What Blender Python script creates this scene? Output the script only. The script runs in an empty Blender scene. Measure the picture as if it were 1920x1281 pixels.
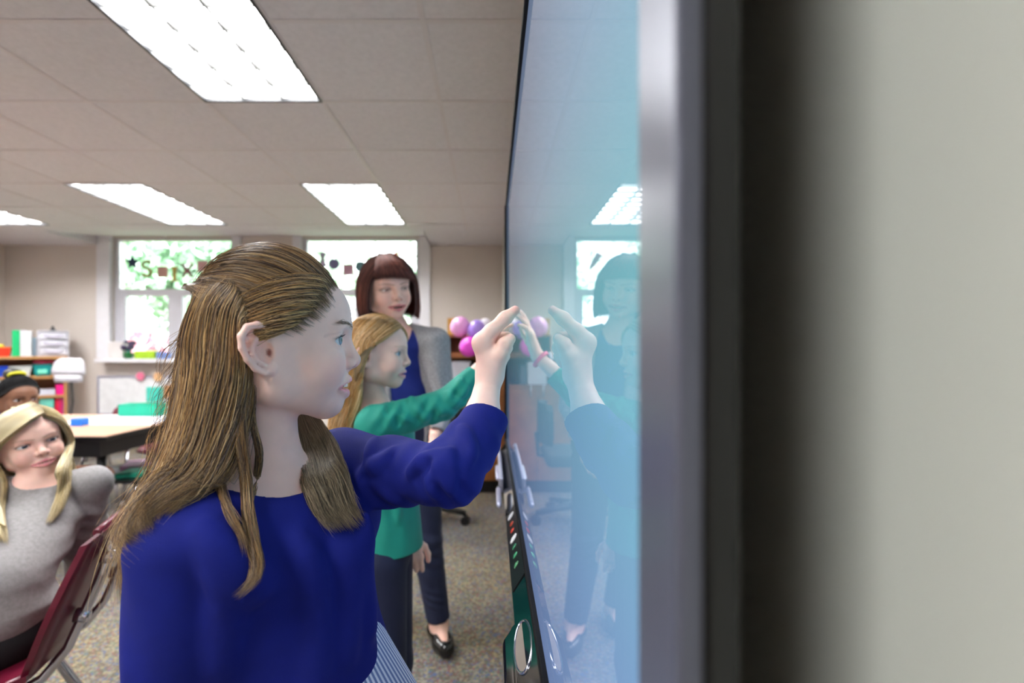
import bpy, bmesh, math, random
import numpy as np
from mathutils import Matrix, Vector
SC = bpy.context.scene
COL = SC.collection
PI = math.pi
R = math.radians
# ------------------------------------------------------------------ camera, sky, sun, exposure
FPX, CXP, CYP, EYE = 900.0, 922.0, 658.0, 1.18
cam_d = bpy.data.cameras.new('camera'); cam = bpy.data.objects.new('camera', cam_d); COL.objects.link(cam)
cam.location = (0, 0, EYE); cam.rotation_euler = (PI/2, 0, 0)
cam_d.sensor_width = 36; cam_d.lens = 36*FPX/1920
cam_d.shift_x = (960-CXP)/1920; cam_d.shift_y = (CYP-640.5)/1920
cam_d.clip_start = .01; cam_d.clip_end = 200
cam_d.dof.use_dof = True; cam_d.dof.focus_distance = .63; cam_d.dof.aperture_fstop = 3.0
SC.camera = cam
world = bpy.data.worlds.new('overcast_sky'); SC.world = world; world.use_nodes = True
wb = world.node_tree.nodes['Background']; wb.inputs[0].default_value = (.93, .97, 1, 1); wb.inputs[1].default_value = 4.0
sun_d = bpy.data.lights.new('sun', 'SUN'); sun = bpy.data.objects.new('sun', sun_d); COL.objects.link(sun)
sun_d.energy = 6.5; sun_d.angle = R(3); sun.rotation_euler = Vector((.25, .75, -.62)).to_track_quat('-Z', 'Y').to_euler()
SC.view_settings.view_transform = 'Standard'; SC.view_settings.look = 'None'
SC.view_settings.exposure = 1.12; SC.view_settings.gamma = 1
SC.cycles.use_denoising = True
SC.cycles.max_bounces = 8; SC.cycles.diffuse_bounces = 4; SC.cycles.glossy_bounces = 4
SC.cycles.sample_clamp_indirect = 6.0
LAMP = 19.0          # radiance of the ceiling light lenses
SCREEN = .50        # radiance of the lit display

# ------------------------------------------------------------------ helpers
def P(px, py, Y):
    return np.array([(px-CXP)/FPX*Y, Y, EYE-(py-CYP)/FPX*Y])
def lin(c):
    c = np.asarray(c, float)/255
    return np.where(c <= .04045, c/12.92, ((c+.055)/1.055)**2.4)
def mat(name, rgb, rough=.6, metal=0, spec=.5, var=.06, vscale=14, bump=0, bscale=120, emit=None, estr=0, coat=0, sheen=0, trans=0, attr=False, sss=0, rvar=0):
    m = bpy.data.materials.new(name); m.use_nodes = True
    nt = m.node_tree; b = nt.nodes['Principled BSDF']
    base = tuple(lin(rgb))+(1,)
    b.inputs['Roughness'].default_value = rough; b.inputs['Metallic'].default_value = metal
    b.inputs['Specular IOR Level'].default_value = spec
    tc = nt.nodes.new('ShaderNodeTexCoord')
    if attr:
        at = nt.nodes.new('ShaderNodeAttribute'); at.attribute_name = 'Col'; csrc = at.outputs['Color']
    else:
        csrc = None
    nz = nt.nodes.new('ShaderNodeTexNoise'); nz.inputs['Scale'].default_value = vscale; nz.inputs['Detail'].default_value = 3
    nt.links.new(tc.outputs['Object'], nz.inputs['Vector'])
    mr = nt.nodes.new('ShaderNodeMapRange'); mr.inputs[1].default_value = .3; mr.inputs[2].default_value = .7
    mr.inputs[3].default_value = 1-var; mr.inputs[4].default_value = 1+var
    nt.links.new(nz.outputs[0], mr.inputs[0])
    mx = nt.nodes.new('ShaderNodeMix'); mx.data_type = 'RGBA'; mx.blend_type = 'MULTIPLY'; mx.inputs[0].default_value = 1
    if csrc: nt.links.new(csrc, mx.inputs[6])
    else: mx.inputs[6].default_value = base
    nt.links.new(mr.outputs[0], mx.inputs[7])
    nt.links.new(mx.outputs[2], b.inputs['Base Color'])
    if bump:
        n2 = nt.nodes.new('ShaderNodeTexNoise'); n2.inputs['Scale'].default_value = bscale; n2.inputs['Detail'].default_value = 4
        nt.links.new(tc.outputs['Object'], n2.inputs['Vector'])
        bp = nt.nodes.new('ShaderNodeBump'); bp.inputs['Strength'].default_value = bump; bp.inputs['Distance'].default_value = .004
        nt.links.new(n2.outputs[0], bp.inputs['Height']); nt.links.new(bp.outputs[0], b.inputs['Normal'])
    if emit is not None:
        b.inputs['Emission Color'].default_value = tuple(lin(emit))+(1,); b.inputs['Emission Strength'].default_value = estr
    if coat: b.inputs['Coat Weight'].default_value = coat; b.inputs['Coat Roughness'].default_value = .05
    if sheen: b.inputs['Sheen Weight'].default_value = sheen; b.inputs['Sheen Roughness'].default_value = .4
    if trans: b.inputs['Transmission Weight'].default_value = trans
    if sss:
        b.inputs['Subsurface Weight'].default_value = sss; b.inputs['Subsurface Radius'].default_value = (1, .35, .2); b.inputs['Subsurface Scale'].default_value = .004
    return m

class MB:
    """collects shapes and links them as ONE mesh object"""
    def __init__(s): s.bm = bmesh.new()
    def _rot(s, vs, c, rot):
        if rot is not None:
            M = Matrix.Translation(c) @ rot.to_4x4() @ Matrix.Translation(-Vector(c))
            for v in vs: v.co = M @ v.co
    def box(s, lo, hi, bevel=0, rot=None, seg=2):
        lo = Vector(lo); hi = Vector(hi); c = (lo+hi)/2; d = hi-lo
        r = bmesh.ops.create_cube(s.bm, size=1)
        vs = r['verts']
        for v in vs: v.co = Vector((v.co.x*d.x, v.co.y*d.y, v.co.z*d.z))+c
        if bevel:
            es = list({e for v in vs for e in v.link_edges})
            r = bmesh.ops.bevel(s.bm, geom=es, offset=min(bevel, min(d)*.45), segments=seg, affect='EDGES', profile=.5)
            vs = list({v for f in r['faces'] for v in f.verts} | {v for v in vs if v.is_valid})
        s._rot(vs, c, rot)
        return s
    def tube(s, pts, r, seg=10, close=False):
        pts = [Vector(p) for p in pts]; n = len(pts)
        rs = r if isinstance(r, (list, tuple)) else [r]*n
        rings = []; nrm = None
        for i, p in enumerate(pts):
            if close: t = (pts[(i+1) % n]-pts[i-1]).normalized()
            else: t = (pts[min(i+1, n-1)]-pts[max(i-1, 0)]).normalized()
            if nrm is None:
                nrm = t.orthogonal().normalized()
            nrm = (nrm-t*nrm.dot(t)).normalized(); b = t.cross(nrm)
            rings.append([s.bm.verts.new(p+(nrm*math.cos(2*PI*k/seg)+b*math.sin(2*PI*k/seg))*rs[i]) for k in range(seg)])
        m = n if close else n-1
        for i in range(m):
            a = rings[i]; b_ = rings[(i+1) % n]
            for k in range(seg):
                f = s.bm.faces.new((a[k], a[(k+1) % seg], b_[(k+1) % seg], b_[k])); f.smooth = True
        if not close:
            s.bm.faces.new(rings[0][::-1]); s.bm.faces.new(rings[-1])
        return s
    def cyl(s, a, b, r, seg=20, r2=None): return s.tube([a, b], [r, r if r2 is None else r2], seg)
    def lathe(s, c, prof, seg=24, axis=None):
        c = Vector(c); q = Vector((0, 0, 1)).rotation_difference(Vector(axis)) if axis is not None else None
        rings = []
        for (r, z) in prof:
            ring = []
            for k in range(seg):
                v = Vector((r*math.cos(2*PI*k/seg), r*math.sin(2*PI*k/seg), z))
                if q: v = q @ v
                ring.append(s.bm.verts.new(c+v))
            rings.append(ring)
        for a, b in zip(rings, rings[1:]):
            for k in range(seg):
                f = s.bm.faces.new((a[k], a[(k+1) % seg], b[(k+1) % seg], b[k])); f.smooth = True
        s.bm.faces.new(rings[0][::-1]); s.bm.faces.new(rings[-1])
        return s
    def prism(s, pts, ext):
        a = [s.bm.verts.new(Vector(p)) for p in pts]; b = [s.bm.verts.new(Vector(p)+Vector(ext)) for p in pts]
        n = len(pts)
        s.bm.faces.new(a[::-1]); s.bm.faces.new(b)
        for i in range(n): s.bm.faces.new((a[i], a[(i+1) % n], b[(i+1) % n], b[i]))
        return s
    def grid(s, rows, thick=None):
        """rows of points -> a smooth sheet; thick = offset vector function for a closed shell"""
        A = [[s.bm.verts.new(Vector(p)) for p in r] for r in rows]
        def faces(A, flip):
            for i in range(len(A)-1):
                for j in range(len(A[0])-1):
                    q = (A[i][j], A[i][j+1], A[i+1][j+1], A[i+1][j])
                    f = s.bm.faces.new(q[::-1] if flip else q); f.smooth = True
        faces(A, False)
        if thick is not None:
            B = [[s.bm.verts.new(v.co+Vector(thick)) for v in r] for r in A]
            faces(B, True)
            n, m = len(A), len(A[0])
            loop = [(0, j) for j in range(m)]+[(i, m-1) for i in range(1, n)]+[(n-1, j) for j in range(m-2, -1, -1)]+[(i, 0) for i in range(n-2, 0, -1)]
            for (i, j), (k, l) in zip(loop, loop[1:]+loop[:1]):
                s.bm.faces.new((A[i][j], B[i][j], B[k][l], A[k][l]))
        return s
    def ball(s, c, r, seg=20, ring=14, rot=None):
        r = (r,)*3 if not isinstance(r, (tuple, list)) else r
        q = bmesh.ops.create_uvsphere(s.bm, u_segments=seg, v_segments=ring, radius=1)
        for v in q['verts']:
            w = Vector((v.co.x*r[0], v.co.y*r[1], v.co.z*r[2]))
            if rot is not None: w = rot @ w
            v.co = w+Vector(c)
        for v in q['verts']:
            for f in v.link_faces: f.smooth = True
        return s
    def build(s, name, m, parent=None, xf=None):
        bmesh.ops.recalc_face_normals(s.bm, faces=s.bm.faces)
        me = bpy.data.meshes.new(name)
        if xf is not None: bmesh.ops.transform(s.bm, matrix=xf, verts=s.bm.verts)
        s.bm.to_mesh(me); s.bm.free(); me.materials.append(m)
        return link(name, me, parent)
def link(name, me, parent=None):
    o = bpy.data.objects.new(name, me); COL.objects.link(o)
    if parent is not None:
        o.parent = parent
        r = parent
        while r.parent: r = r.parent
        if parent is r: o.matrix_parent_inverse = Matrix.Translation(-r.location)
    return o
def tag(o, label=None, cat=None, group=None, kind=None):
    if label: o['label'] = label
    if cat: o['category'] = cat
    if group: o['group'] = group
    if kind: o['kind'] = kind
    return o
def thing(name, loc, label, cat, group=None):
    o = bpy.data.objects.new(name, None); COL.objects.link(o); o.location = loc; o.empty_display_size = .1
    return tag(o, label, cat, group)
def struct(o): o['kind'] = 'structure'; return o
def copy_tree(root, loc, label, group=None):
    r = root.copy(); COL.objects.link(r); r.location = loc
    if label: r['label'] = label
    if group: r['group'] = group
    def rec(a, b):
        for ch in [x for x in COL.objects if x.parent is a]:
            c = ch.copy(); COL.objects.link(c); c.parent = b; rec(ch, c)
    rec(root, r)
    return r
def mesh_np(name, V, Q, m, parent=None, col=None, smooth=True):
    V = np.ascontiguousarray(V, np.float32); Q = np.ascontiguousarray(Q, np.int32)
    me = bpy.data.meshes.new(name)
    me.vertices.add(len(V)); me.vertices.foreach_set('co', V.ravel())
    k = Q.shape[1]
    me.loops.add(Q.size); me.loops.foreach_set('vertex_index', Q.ravel())
    me.polygons.add(len(Q)); me.polygons.foreach_set('loop_start', np.arange(0, Q.size, k, dtype=np.int32))
    if smooth: me.polygons.foreach_set('use_smooth', np.ones(len(Q), bool))
    if col is not None:
        a = me.color_attributes.new('Col', 'FLOAT_COLOR', 'POINT')
        c = np.ones((len(V), 4), np.float32); c[:, :3] = col
        a.data.foreach_set('color', c.ravel())
    me.update(calc_edges=True); me.validate()
    me.materials.append(m)
    return link(name, me, parent)

# ------------------------------------------------------------------ blended solids (signed distance -> one continuous mesh)
def V3(*a): return np.array(a, float)
class SDF:
    def __init__(s): s.ops = []; s.warps = []
    def _add(s, f, lo, hi, k, sub): s.ops.append((f, np.asarray(lo)-k, np.asarray(hi)+k, k, sub))
    def ell(s, c, r, Rm=None, k=.01, sub=False):
        c = np.asarray(c, float); r = np.asarray(r, float)
        Rt = np.eye(3) if Rm is None else np.asarray(Rm)
        def f(p):
            q = (p-c) @ Rt
            a = q/r; k0 = np.sqrt((a*a).sum(1))+1e-9; b = a/r; k1 = np.sqrt((b*b).sum(1))+1e-9
            return k0*(k0-1)/k1
        e = np.sqrt(((Rt*r)**2).sum(1))
        s._add(f, c-e, c+e, k, sub); return s
    def cap(s, a, b, ra, rb=None, k=.01, wide=None, sub=False):
        a = np.asarray(a, float); b = np.asarray(b, float); rb = ra if rb is None else rb
        ba = b-a; L = max(ba @ ba, 1e-12)
        if wide is not None: n = np.asarray(wide[0], float); n = n/np.linalg.norm(n); fl = 1/wide[1]-1
        def f(p):
            h = np.clip((p-a) @ ba/L, 0, 1)
            q = p-a-h[:, None]*ba
            if wide is not None: q = q+np.outer((q @ n)*fl, n)
            return np.sqrt((q*q).sum(1))-(ra+(rb-ra)*h)
        m = max(ra, rb)*(max(1, wide[1]) if wide is not None else 1)
        s._add(f, np.minimum(a, b)-m, np.maximum(a, b)+m, k, sub); return s
    def chain(s, pts, rs, k=.004, sub=False):
        for i in range(len(pts)-1): s.cap(pts[i], pts[i+1], rs[i], rs[i+1], k, sub=sub)
        return s
    def half(s, c, n, rad, k=.002):
        """cut away everything on the +n side of the plane, within rad of c"""
        c = np.asarray(c, float); n = np.asarray(n, float); n = n/np.linalg.norm(n)
        def f(p):
            q = p-c
            return np.maximum(-(q @ n), np.sqrt((q*q).sum(1))-rad)
        s._add(f, c-rad, c+rad, k, True); return s
    def fold(s, c, d, wl, amp, rad, ph=0, bend=0):
        """cloth folds: ripples across direction d around c"""
        c = np.asarray(c, float); d = np.asarray(d, float); d = d/np.linalg.norm(d)
        s.warps.append((c, d, wl, amp, rad, ph, bend)); return s
    def __call__(s, p, ops=None):
        d = np.full(len(p), .3); warped = not s.warps
        for f, lo, hi, k, sub in (s.ops if ops is None else ops):
            e = f(p)
            if sub:
                if not warped: d = s.warp(p, d); warped = True
                e = -e
                h = np.clip(k-np.abs(d-e), 0, None)/k
                d = np.maximum(d, e)+h*h*k*.25
            else:
                h = np.clip(k-np.abs(d-e), 0, None)/k
                d = np.minimum(d, e)-h*h*k*.25
        return d if warped else s.warp(p, d)
    def warp(s, p, d):
        for c, dr, wl, amp, rad, ph, bend in s.warps:
            q = p-c; r2 = (q*q).sum(1)/(rad*rad)
            m = r2 < 6
            if m.any():
                t = q @ dr
                d = d-np.where(m, amp*np.sin(2*PI*t/wl+ph+bend*r2+1.3*np.sin(31*q[:, 2]+17*q[:, 0]))*np.exp(-r2), 0)
        return d
    def mesh(s, h, n=12):
        lo = np.min([o[1] for o in s.ops if not o[4]], 0)-3*h; hi = np.max([o[2] for o in s.ops if not o[4]], 0)+3*h
        B = n*h; nb = np.ceil((hi-lo)/B).astype(int)
        gi = np.arange(n+1)*h
        ox, oy, oz = np.meshgrid(gi, gi, gi, indexing='ij'); off = np.stack([ox, oy, oz], -1).reshape(-1, 3)
        # active blocks
        idx = np.stack(np.meshgrid(*[np.arange(k) for k in nb], indexing='ij'), -1).reshape(-1, 3)
        cen = lo+(idx+.5)*B
        sl = B*.5+.012
        touch = np.zeros(len(idx), bool)
        for f, a, b, k, sub in s.ops:
            if not sub: touch |= ((cen > a-sl) & (cen < b+sl)).all(1)
        idx = idx[touch]; cen = cen[touch]
        dc = np.concatenate([s(cen[i:i+20000]) for i in range(0, len(cen), 20000)])
        act = np.abs(dc) < B*.87*1.45+.004
        idx = idx[act]; cen = cen[act]
        dims = nb*n+2
        ids_all, pos_all, quads = [], [], []
        cc = [(a, b, c) for a in (0, 1) for b in (0, 1) for c in (0, 1)]
        def gid(i, j, k): return (i.astype(np.int64)*dims[1]+j)*dims[2]+k
        for bi, c in zip(idx, cen):
            ops = [o for o in s.ops if (c > o[1]-sl).all() and (c < o[2]+sl).all()]
            if not ops: continue
            base = lo+bi*B
            D = s(base+off, ops).reshape(n+1, n+1, n+1)
            if D.min() > 0 or D.max() < 0: continue
            S = D < 0
            cnt = sum(S[a:n+a, b:n+b, e:n+e].astype(np.int8) for a, b, e in cc)
            ci = np.argwhere((cnt > 0) & (cnt < 8))
            if len(ci):
                num = np.zeros((len(ci), 3)); den = np.zeros(len(ci))
                for ax in range(3):
                    for a in (0, 1):
                        for b in (0, 1):
                            o0 = np.zeros(3, int); o1 = np.zeros(3, int)
                            oth = [x for x in range(3) if x != ax]
                            o0[oth[0]] = a; o0[oth[1]] = b; o1[:] = o0; o1[ax] = 1
                            p0 = ci+o0; p1 = ci+o1
                            d0 = D[p0[:, 0], p0[:, 1], p0[:, 2]]; d1 = D[p1[:, 0], p1[:, 1], p1[:, 2]]
                            m = (d0 < 0) != (d1 < 0)
                            t = np.where(m, d0/np.where(m, d0-d1, 1), 0)
                            q = o0+np.outer(t, o1-o0)
                            num += q*m[:, None]; den += m
                pos_all.append(base+(ci+num/den[:, None])*h)
                g = ci+bi*n+1
                ids_all.append(gid(g[:, 0], g[:, 1], g[:, 2]))
            for ax in range(3):
                s0 = S[:n, :n, :n]; sh = [0, 0, 0]; sh[ax] = 1
                s1 = S[sh[0]:n+sh[0], sh[1]:n+sh[1], sh[2]:n+sh[2]]
                e = np.argwhere(s0 != s1)
                if not len(e): continue
                fl = s0[e[:, 0], e[:, 1], e[:, 2]]
                g = e+bi*n+1
                u, v = [(1, 2), (2, 0), (0, 1)][ax]
                def cell(du, dv):
                    q = g.copy(); q[:, u] -= du; q[:, v] -= dv
                    return gid(q[:, 0], q[:, 1], q[:, 2])
                Q = np.stack([cell(1, 1), cell(0, 1), cell(0, 0), cell(1, 0)], 1)
                quads.append(np.where(fl[:, None], Q, Q[:, ::-1]))
        ids = np.concatenate(ids_all); pos = np.concatenate(pos_all); Q = np.concatenate(quads)
        o = np.argsort(ids); ids = ids[o]; pos = pos[o]
        k = np.searchsorted(ids, Q); k = np.clip(k, 0, len(ids)-1)
        ok = (ids[k] == Q).all(1)
        return pos, k[ok]
def rot_frame(az, pitch=0, roll=0):
    """columns: forward, left, up"""
    a, p, r = R(az), R(pitch), R(roll)
    f = V3(math.cos(a)*math.cos(p), math.sin(a)*math.cos(p), math.sin(p))
    l = V3(-math.sin(a), math.cos(a), 0); u = np.cross(f, l)
    l2 = l*math.cos(r)+u*math.sin(r); u2 = np.cross(f, l2)
    return np.stack([f, l2, u2], 1)
# ------------------------------------------------------------------ materials of the setting
M = {}
M['wall'] = mat('wall_paint', (206, 196, 188), .8, var=.02, vscale=3, bump=.06, bscale=60)
M['wall_side'] = mat('side_wall_paint', (174, 176, 167), .75, var=.02, vscale=3)
M['trim'] = mat('white_trim_paint', (222, 220, 224), .45, var=.02)
M['alum'] = mat('window_frame_paint', (200, 198, 206), .4, var=.02)
M['tile'] = mat('ceiling_tile', (212, 207, 210), .95, var=.05, vscale=45, bump=.5, bscale=170)
M['tbar'] = mat('ceiling_bar', (206, 198, 199), .5, var=.02)
def carpet():
    m = mat('speckled_carpet', (120, 110, 95), .98, var=.1, bump=.8, bscale=260, spec=.1)
    nt = m.node_tree; b = nt.nodes['Principled BSDF']
    tc = nt.nodes.new('ShaderNodeTexCoord')
    vo = nt.nodes.new('ShaderNodeTexVoronoi'); vo.inputs['Scale'].default_value = 120
    sep = nt.nodes.new('ShaderNodeSeparateColor')
    rp = nt.nodes.new('ShaderNodeValToRGB'); rp.color_ramp.interpolation = 'CONSTANT'
    cs = [(0, (96, 90, 78)), (.22, (118, 112, 98)), (.45, (102, 86, 74)), (.58, (132, 124, 110)), (.7, (84, 94, 118)), (.80, (86, 102, 90)), (.88, (122, 88, 84)), (.95, (142, 126, 94))]
    e = rp.color_ramp.elements
    e[0].position = 0; e[0].color = tuple(lin(cs[0][1]))+(1,); e[1].position = cs[1][0]; e[1].color = tuple(lin(cs[1][1]))+(1,)
    for p, c in cs[2:]:
        q = e.new(p); q.color = tuple(lin(c))+(1,)
    nz = nt.nodes.new('ShaderNodeTexNoise'); nz.inputs['Scale'].default_value = 2.2; nz.inputs['Detail'].default_value = 2
    rp2 = nt.nodes.new('ShaderNodeValToRGB'); rp2.color_ramp.elements[0].position = .4; rp2.color_ramp.elements[0].color = (1.0, .97, .9, 1); rp2.color_ramp.elements[1].position = .66; rp2.color_ramp.elements[1].color = (.88, .93, 1.1, 1)
    mx = nt.nodes.new('ShaderNodeMix'); mx.data_type = 'RGBA'; mx.blend_type = 'MULTIPLY'; mx.inputs[0].default_value = 1
    L = nt.links.new
    L(tc.outputs['Object'], vo.inputs['Vector']); L(tc.outputs['Object'], nz.inputs['Vector'])
    L(vo.outputs['Color'], sep.inputs[0]); L(sep.outputs[0], rp.inputs[0]); L(nz.outputs[0], rp2.inputs[0])
    L(rp.outputs[0], mx.inputs[6]); L(rp2.outputs[0], mx.inputs[7]); L(mx.outputs[2], b.inputs['Base Color'])
    return m
M['carpet'] = carpet()
def glass_mat():
    m = bpy.data.materials.new('window_glass'); m.use_nodes = True; nt = m.node_tree
    nt.nodes.remove(nt.nodes['Principled BSDF']); out = nt.nodes['Material Output']
    t = nt.nodes.new('ShaderNodeBsdfTransparent'); t.inputs[0].default_value = (.96, .985, .98, 1)
    g = nt.nodes.new('ShaderNodeBsdfGlossy'); g.inputs['Roughness'].default_value = .02
    f = nt.nodes.new('ShaderNodeFresnel'); f.inputs[0].default_value = 1.45
    x = nt.nodes.new('ShaderNodeMixShader')
    nt.links.new(f.outputs[0], x.inputs[0]); nt.links.new(t.outputs[0], x.inputs[1]); nt.links.new(g.outputs[0], x.inputs[2])
    nt.links.new(x.outputs[0], out.inputs[0]); return m
M['glass'] = glass_mat()
def lamp_mat():
    m = bpy.data.materials.new('lamp_lens'); m.use_nodes = True; nt = m.node_tree
    b = nt.nodes['Principled BSDF']; b.inputs['Base Color'].default_value = (.9, .9, .9, 1)
    b.inputs['Emission Color'].default_value = (.98, .985, 1, 1); b.inputs['Emission Strength'].default_value = LAMP
    return m
M['lamp'] = lamp_mat()
M['lampwhite'] = mat('lamp_white_metal', (236, 236, 232), .35, var=.02)
M['black'] = mat('black_plastic', (14, 15, 16), .35, var=.05)
M['gloss_black'] = mat('gloss_black_plastic', (8, 9, 10), .08, var=.02, coat=.6)
M['dark'] = mat('dark_laminate', (30, 30, 34), .5)
M['chrome'] = mat('chrome', (200, 200, 210), .12, metal=1, var=.02)
M['silver'] = mat('silver_plastic', (176, 176, 196), .3, metal=.5, var=.02)
M['wood'] = mat('light_oak', (176, 128, 76), .5, var=.14, vscale=9)
M['wood_d'] = mat('brown_oak', (138, 84, 40), .5, var=.16, vscale=8)
M['tan'] = mat('tan_laminate', (172, 132, 108), .65, var=.04)
M['paper'] = mat('white_paper', (196, 196, 206), .7, var=.02)
M['white_p'] = mat('white_plastic', (206, 204, 212), .5, var=.02)
M['maroon'] = mat('maroon_plastic', (92, 16, 38), .3, var=.06)
def cm(name, rgb, rough=.45, **k):
    if name not in M: M[name] = mat(name, rgb, rough, **k)
    return M[name]

# ------------------------------------------------------------------ the room
XW, XL, YB, YF, CEIL = .13, -5.98, -3.0, 5.9, 2.478
struct(MB().box((XL-.15, YB-.15, -.1), (XW+.15, YF+.2, 0)).build('floor', M['carpet']))
WIN = [(-4.66, -3.17), (-2.33, -.885)]
SILL, HEAD, TR0, TR1 = 1.09, 2.565, 1.86, 1.945
w = MB()
w.box((XL-.15, YF, 0), (XW+.15, YF+.2, SILL))
w.box((XL-.15, YF, HEAD), (XW+.15, YF+.2, 2.8))
for a, b in [(XL-.15, WIN[0][0]), (WIN[0][1], WIN[1][0]), (WIN[1][1], XW+.15)]: w.box((a, YF, SILL), (b, YF+.2, HEAD))
struct(w.build('wall_back', M['wall']))
struct(MB().box((XW, YB-.15, 0), (XW+.15, YF, 2.8)).build('wall_right', M['wall_side']))
struct(MB().box((XL-.15, YB-.15, 0), (XL, YF, 2.8)).build('wall_left', M['wall']))
struct(MB().box((XL, YB-.15, 0), (XW, YB, 2.8)).build('wall_front', M['wall']))
# lay-in ceiling with openings for the lights, sloping up to the window heads
LX = [-.27-.61*k for k in range(-1, 10)]
LIGHTS = [(-1.49, 1.277), (-1.49, 3.717), (-3.32, 3.717), (-5.15, 3.717), (-3.32, 1.277), (-5.15, 1.277), (-1.49, -1.163), (-3.32, -1.163), (-5.15, -1.163)]  # last five are unseen, added to light the room and the reflections
SY, SX0, SX1 = 5.157, -4.83, -.745
xs = sorted([XL, XW]+[x for x in [-.27-.61*k for k in range(0, 10)] if XL < x < XW])
ys = [YB]+[y for y in [1.277+.61*k for k in range(-8, 10)] if YB+.05 < y < SY-.05]+[SY]
def lit(x, y): return any(a-.01 < x < a+.62 and b-.01 < y < b+1.23 for a, b in LIGHTS)
c = MB(); t = MB()
for x0, x1 in zip(xs, xs[1:]):
    for y0, y1 in zip(ys, ys[1:]):
        if not lit((x0+x1)/2, (y0+y1)/2): c.box((x0, y0, CEIL), (x1, y1, CEIL+.02))
for x in xs[1:-1]:
    for y0, y1 in zip(ys, ys[1:]):
        if not (lit(x+.02, (y0+y1)/2) and lit(x-.02, (y0+y1)/2)): t.box((x-.011, y0, CEIL-.003), (x+.011, y1, CEIL+.001))
for y in ys[1:-1]:
    for x0, x1 in zip(xs, xs[1:]):
        if not (lit((x0+x1)/2, y+.02) and lit((x0+x1)/2, y-.02)): t.box((x0+.011, y-.011, CEIL-.003), (x1-.011, y+.011, CEIL+.001))
c.box((XL, SY, CEIL), (SX0, YF, CEIL+.02)); c.box((SX1, SY, CEIL), (XW, YF, CEIL+.02))
c.prism([(SX0, SY, CEIL), (SX0, YF, 2.59), (SX0, YF, 2.61), (SX0, SY, CEIL+.02)], (SX1-SX0, 0, 0))
for x in (SX0, SX1): c.prism([(x-.01, SY, CEIL), (x-.01, YF, CEIL), (x-.01, YF, 2.61)], (.02, 0, 0))
struct(c.build('ceiling', M['tile'])); struct(t.build('trim_1', M['tbar']))
struct(MB().box((XL, YB, 2.7), (XW, YF, 2.8)).build('ceiling_deck', M['dark']))
# white casing round the two windows
k = MB()
for a, b in [(SX0+.01, WIN[0][0]), (WIN[0][1], WIN[0][1]+.1), (WIN[1][0]-.1, WIN[1][0]), (WIN[1][1], SX1-.01)]: k.box((a, YF-.05, SILL), (b, YF, HEAD+.02))
struct(k.build('trim_2', M['trim']))
k = MB()
for a, b in WIN: k.box((a-.1, YF-.16, SILL-.05), (b+.1, YF+.02, SILL-.005), .008)
struct(k.build('trim_3', M['trim']))
struct(MB().box((XL, YF-.015, 0), (XW, YF, .1)).build('baseboard_back', M['dark']))
struct(MB().box((XW-.015, YB, 0), (XW, YF-.02, .1)).build('baseboard_right', M['dark']))
for n, (a, b) in enumerate(WIN):
    m = MB(); F = .05
    y0, y1 = YF+.03, YF+.1
    m.box((a, y0, SILL), (a+F, y1, HEAD)).box((b-F, y0, SILL), (b, y1, HEAD)).box((a+F, y0, HEAD-.02), (b-F, y1, HEAD)).box((a+F, y0, SILL), (b-F, y1, SILL+F))
    m.box((a+F, y0, TR0), (b-F, y1, TR1))
    mid = (a+b)/2
    m.box((mid-.085, y0, SILL+F), (mid+.085, y1, TR0))
    for q in (a+F, b-F-.07): m.box((q, y0+.01, SILL+F), (q+.07, y1-.01, TR0))
    wf = struct(m.build('window_%d' % (n+1), M['alum']))
    g = MB()
    for x0, x1, z0, z1 in [(a+F, b-F, TR1, HEAD-.02), (a+F+.07, mid-.085, SILL+F, TR0), (mid+.085, b-F-.07, SILL+F, TR0)]:
        g.box((x0, YF+.06, z0), (x1, YF+.066, z1))
    g.build('window_pane', M['glass'], wf)

# ------------------------------------------------------------------ ceiling lights
LLAB = ['long ceiling light nearest the camera, large at the top of the picture', 'ceiling light above the woman, in front of the right window', 'ceiling light in the middle row over the table, left of the one above the woman', 'ceiling light cut off by the left edge of the picture',
        'added unseen ceiling light over the seated girls, outside the left of the picture', 'added unseen ceiling light by the left wall, outside the picture', 'added unseen ceiling light behind the viewer close to the whiteboard wall', 'added unseen ceiling light behind the viewer over the room middle', 'added unseen ceiling light behind the viewer by the left wall']
for (x, y), lab in zip(LIGHTS, LLAB):
    t = thing('ceiling_light', (x+.305, y+.61, CEIL), lab, 'ceiling light', 'recessed ceiling lights')
    MB().box((x+.005, y+.005, CEIL+.075), (x+.605, y+1.215, CEIL+.09)).build('housing', M['lampwhite'], t)
    f = MB()
    for lo, hi in [((x, y), (x+.014, y+1.22)), ((x+.596, y), (x+.61, y+1.22)), ((x+.014, y), (x+.596, y+.014)), ((x+.014, y+1.206), (x+.596, y+1.22))]:
        f.box(lo+(CEIL-.006,), hi+(CEIL+.012,))
    f.build('frame', M['dark'], t)
    s = MB()
    for lo, hi in [((x+.004, y+.004), (x+.012, y+1.216)), ((x+.598, y+.004), (x+.606, y+1.216)), ((x+.012, y+.004), (x+.598, y+.012)), ((x+.012, y+1.208), (x+.598, y+1.216))]:
        s.box(lo+(CEIL+.012,), hi+(CEIL+.075,))
    s.build('reflector', M['lampwhite'], t)
    MB().box((x+.014, y+.014, CEIL+.06), (x+.596, y+1.206, CEIL+.066)).build('lens', M['lamp'], t)
    l = MB()
    for i in (1, 2): l.box((x+.61*i/3-.006, y+.014, CEIL+.004), (x+.61*i/3+.006, y+1.206, CEIL+.04))
    for j in range(1, 9): l.box((x+.014, y+1.22*j/9-.003, CEIL+.006), (x+.596, y+1.22*j/9+.003, CEIL+.038))
    l.build('louver', cm('louver_grey_metal', (84, 84, 82), .5), t)

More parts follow.
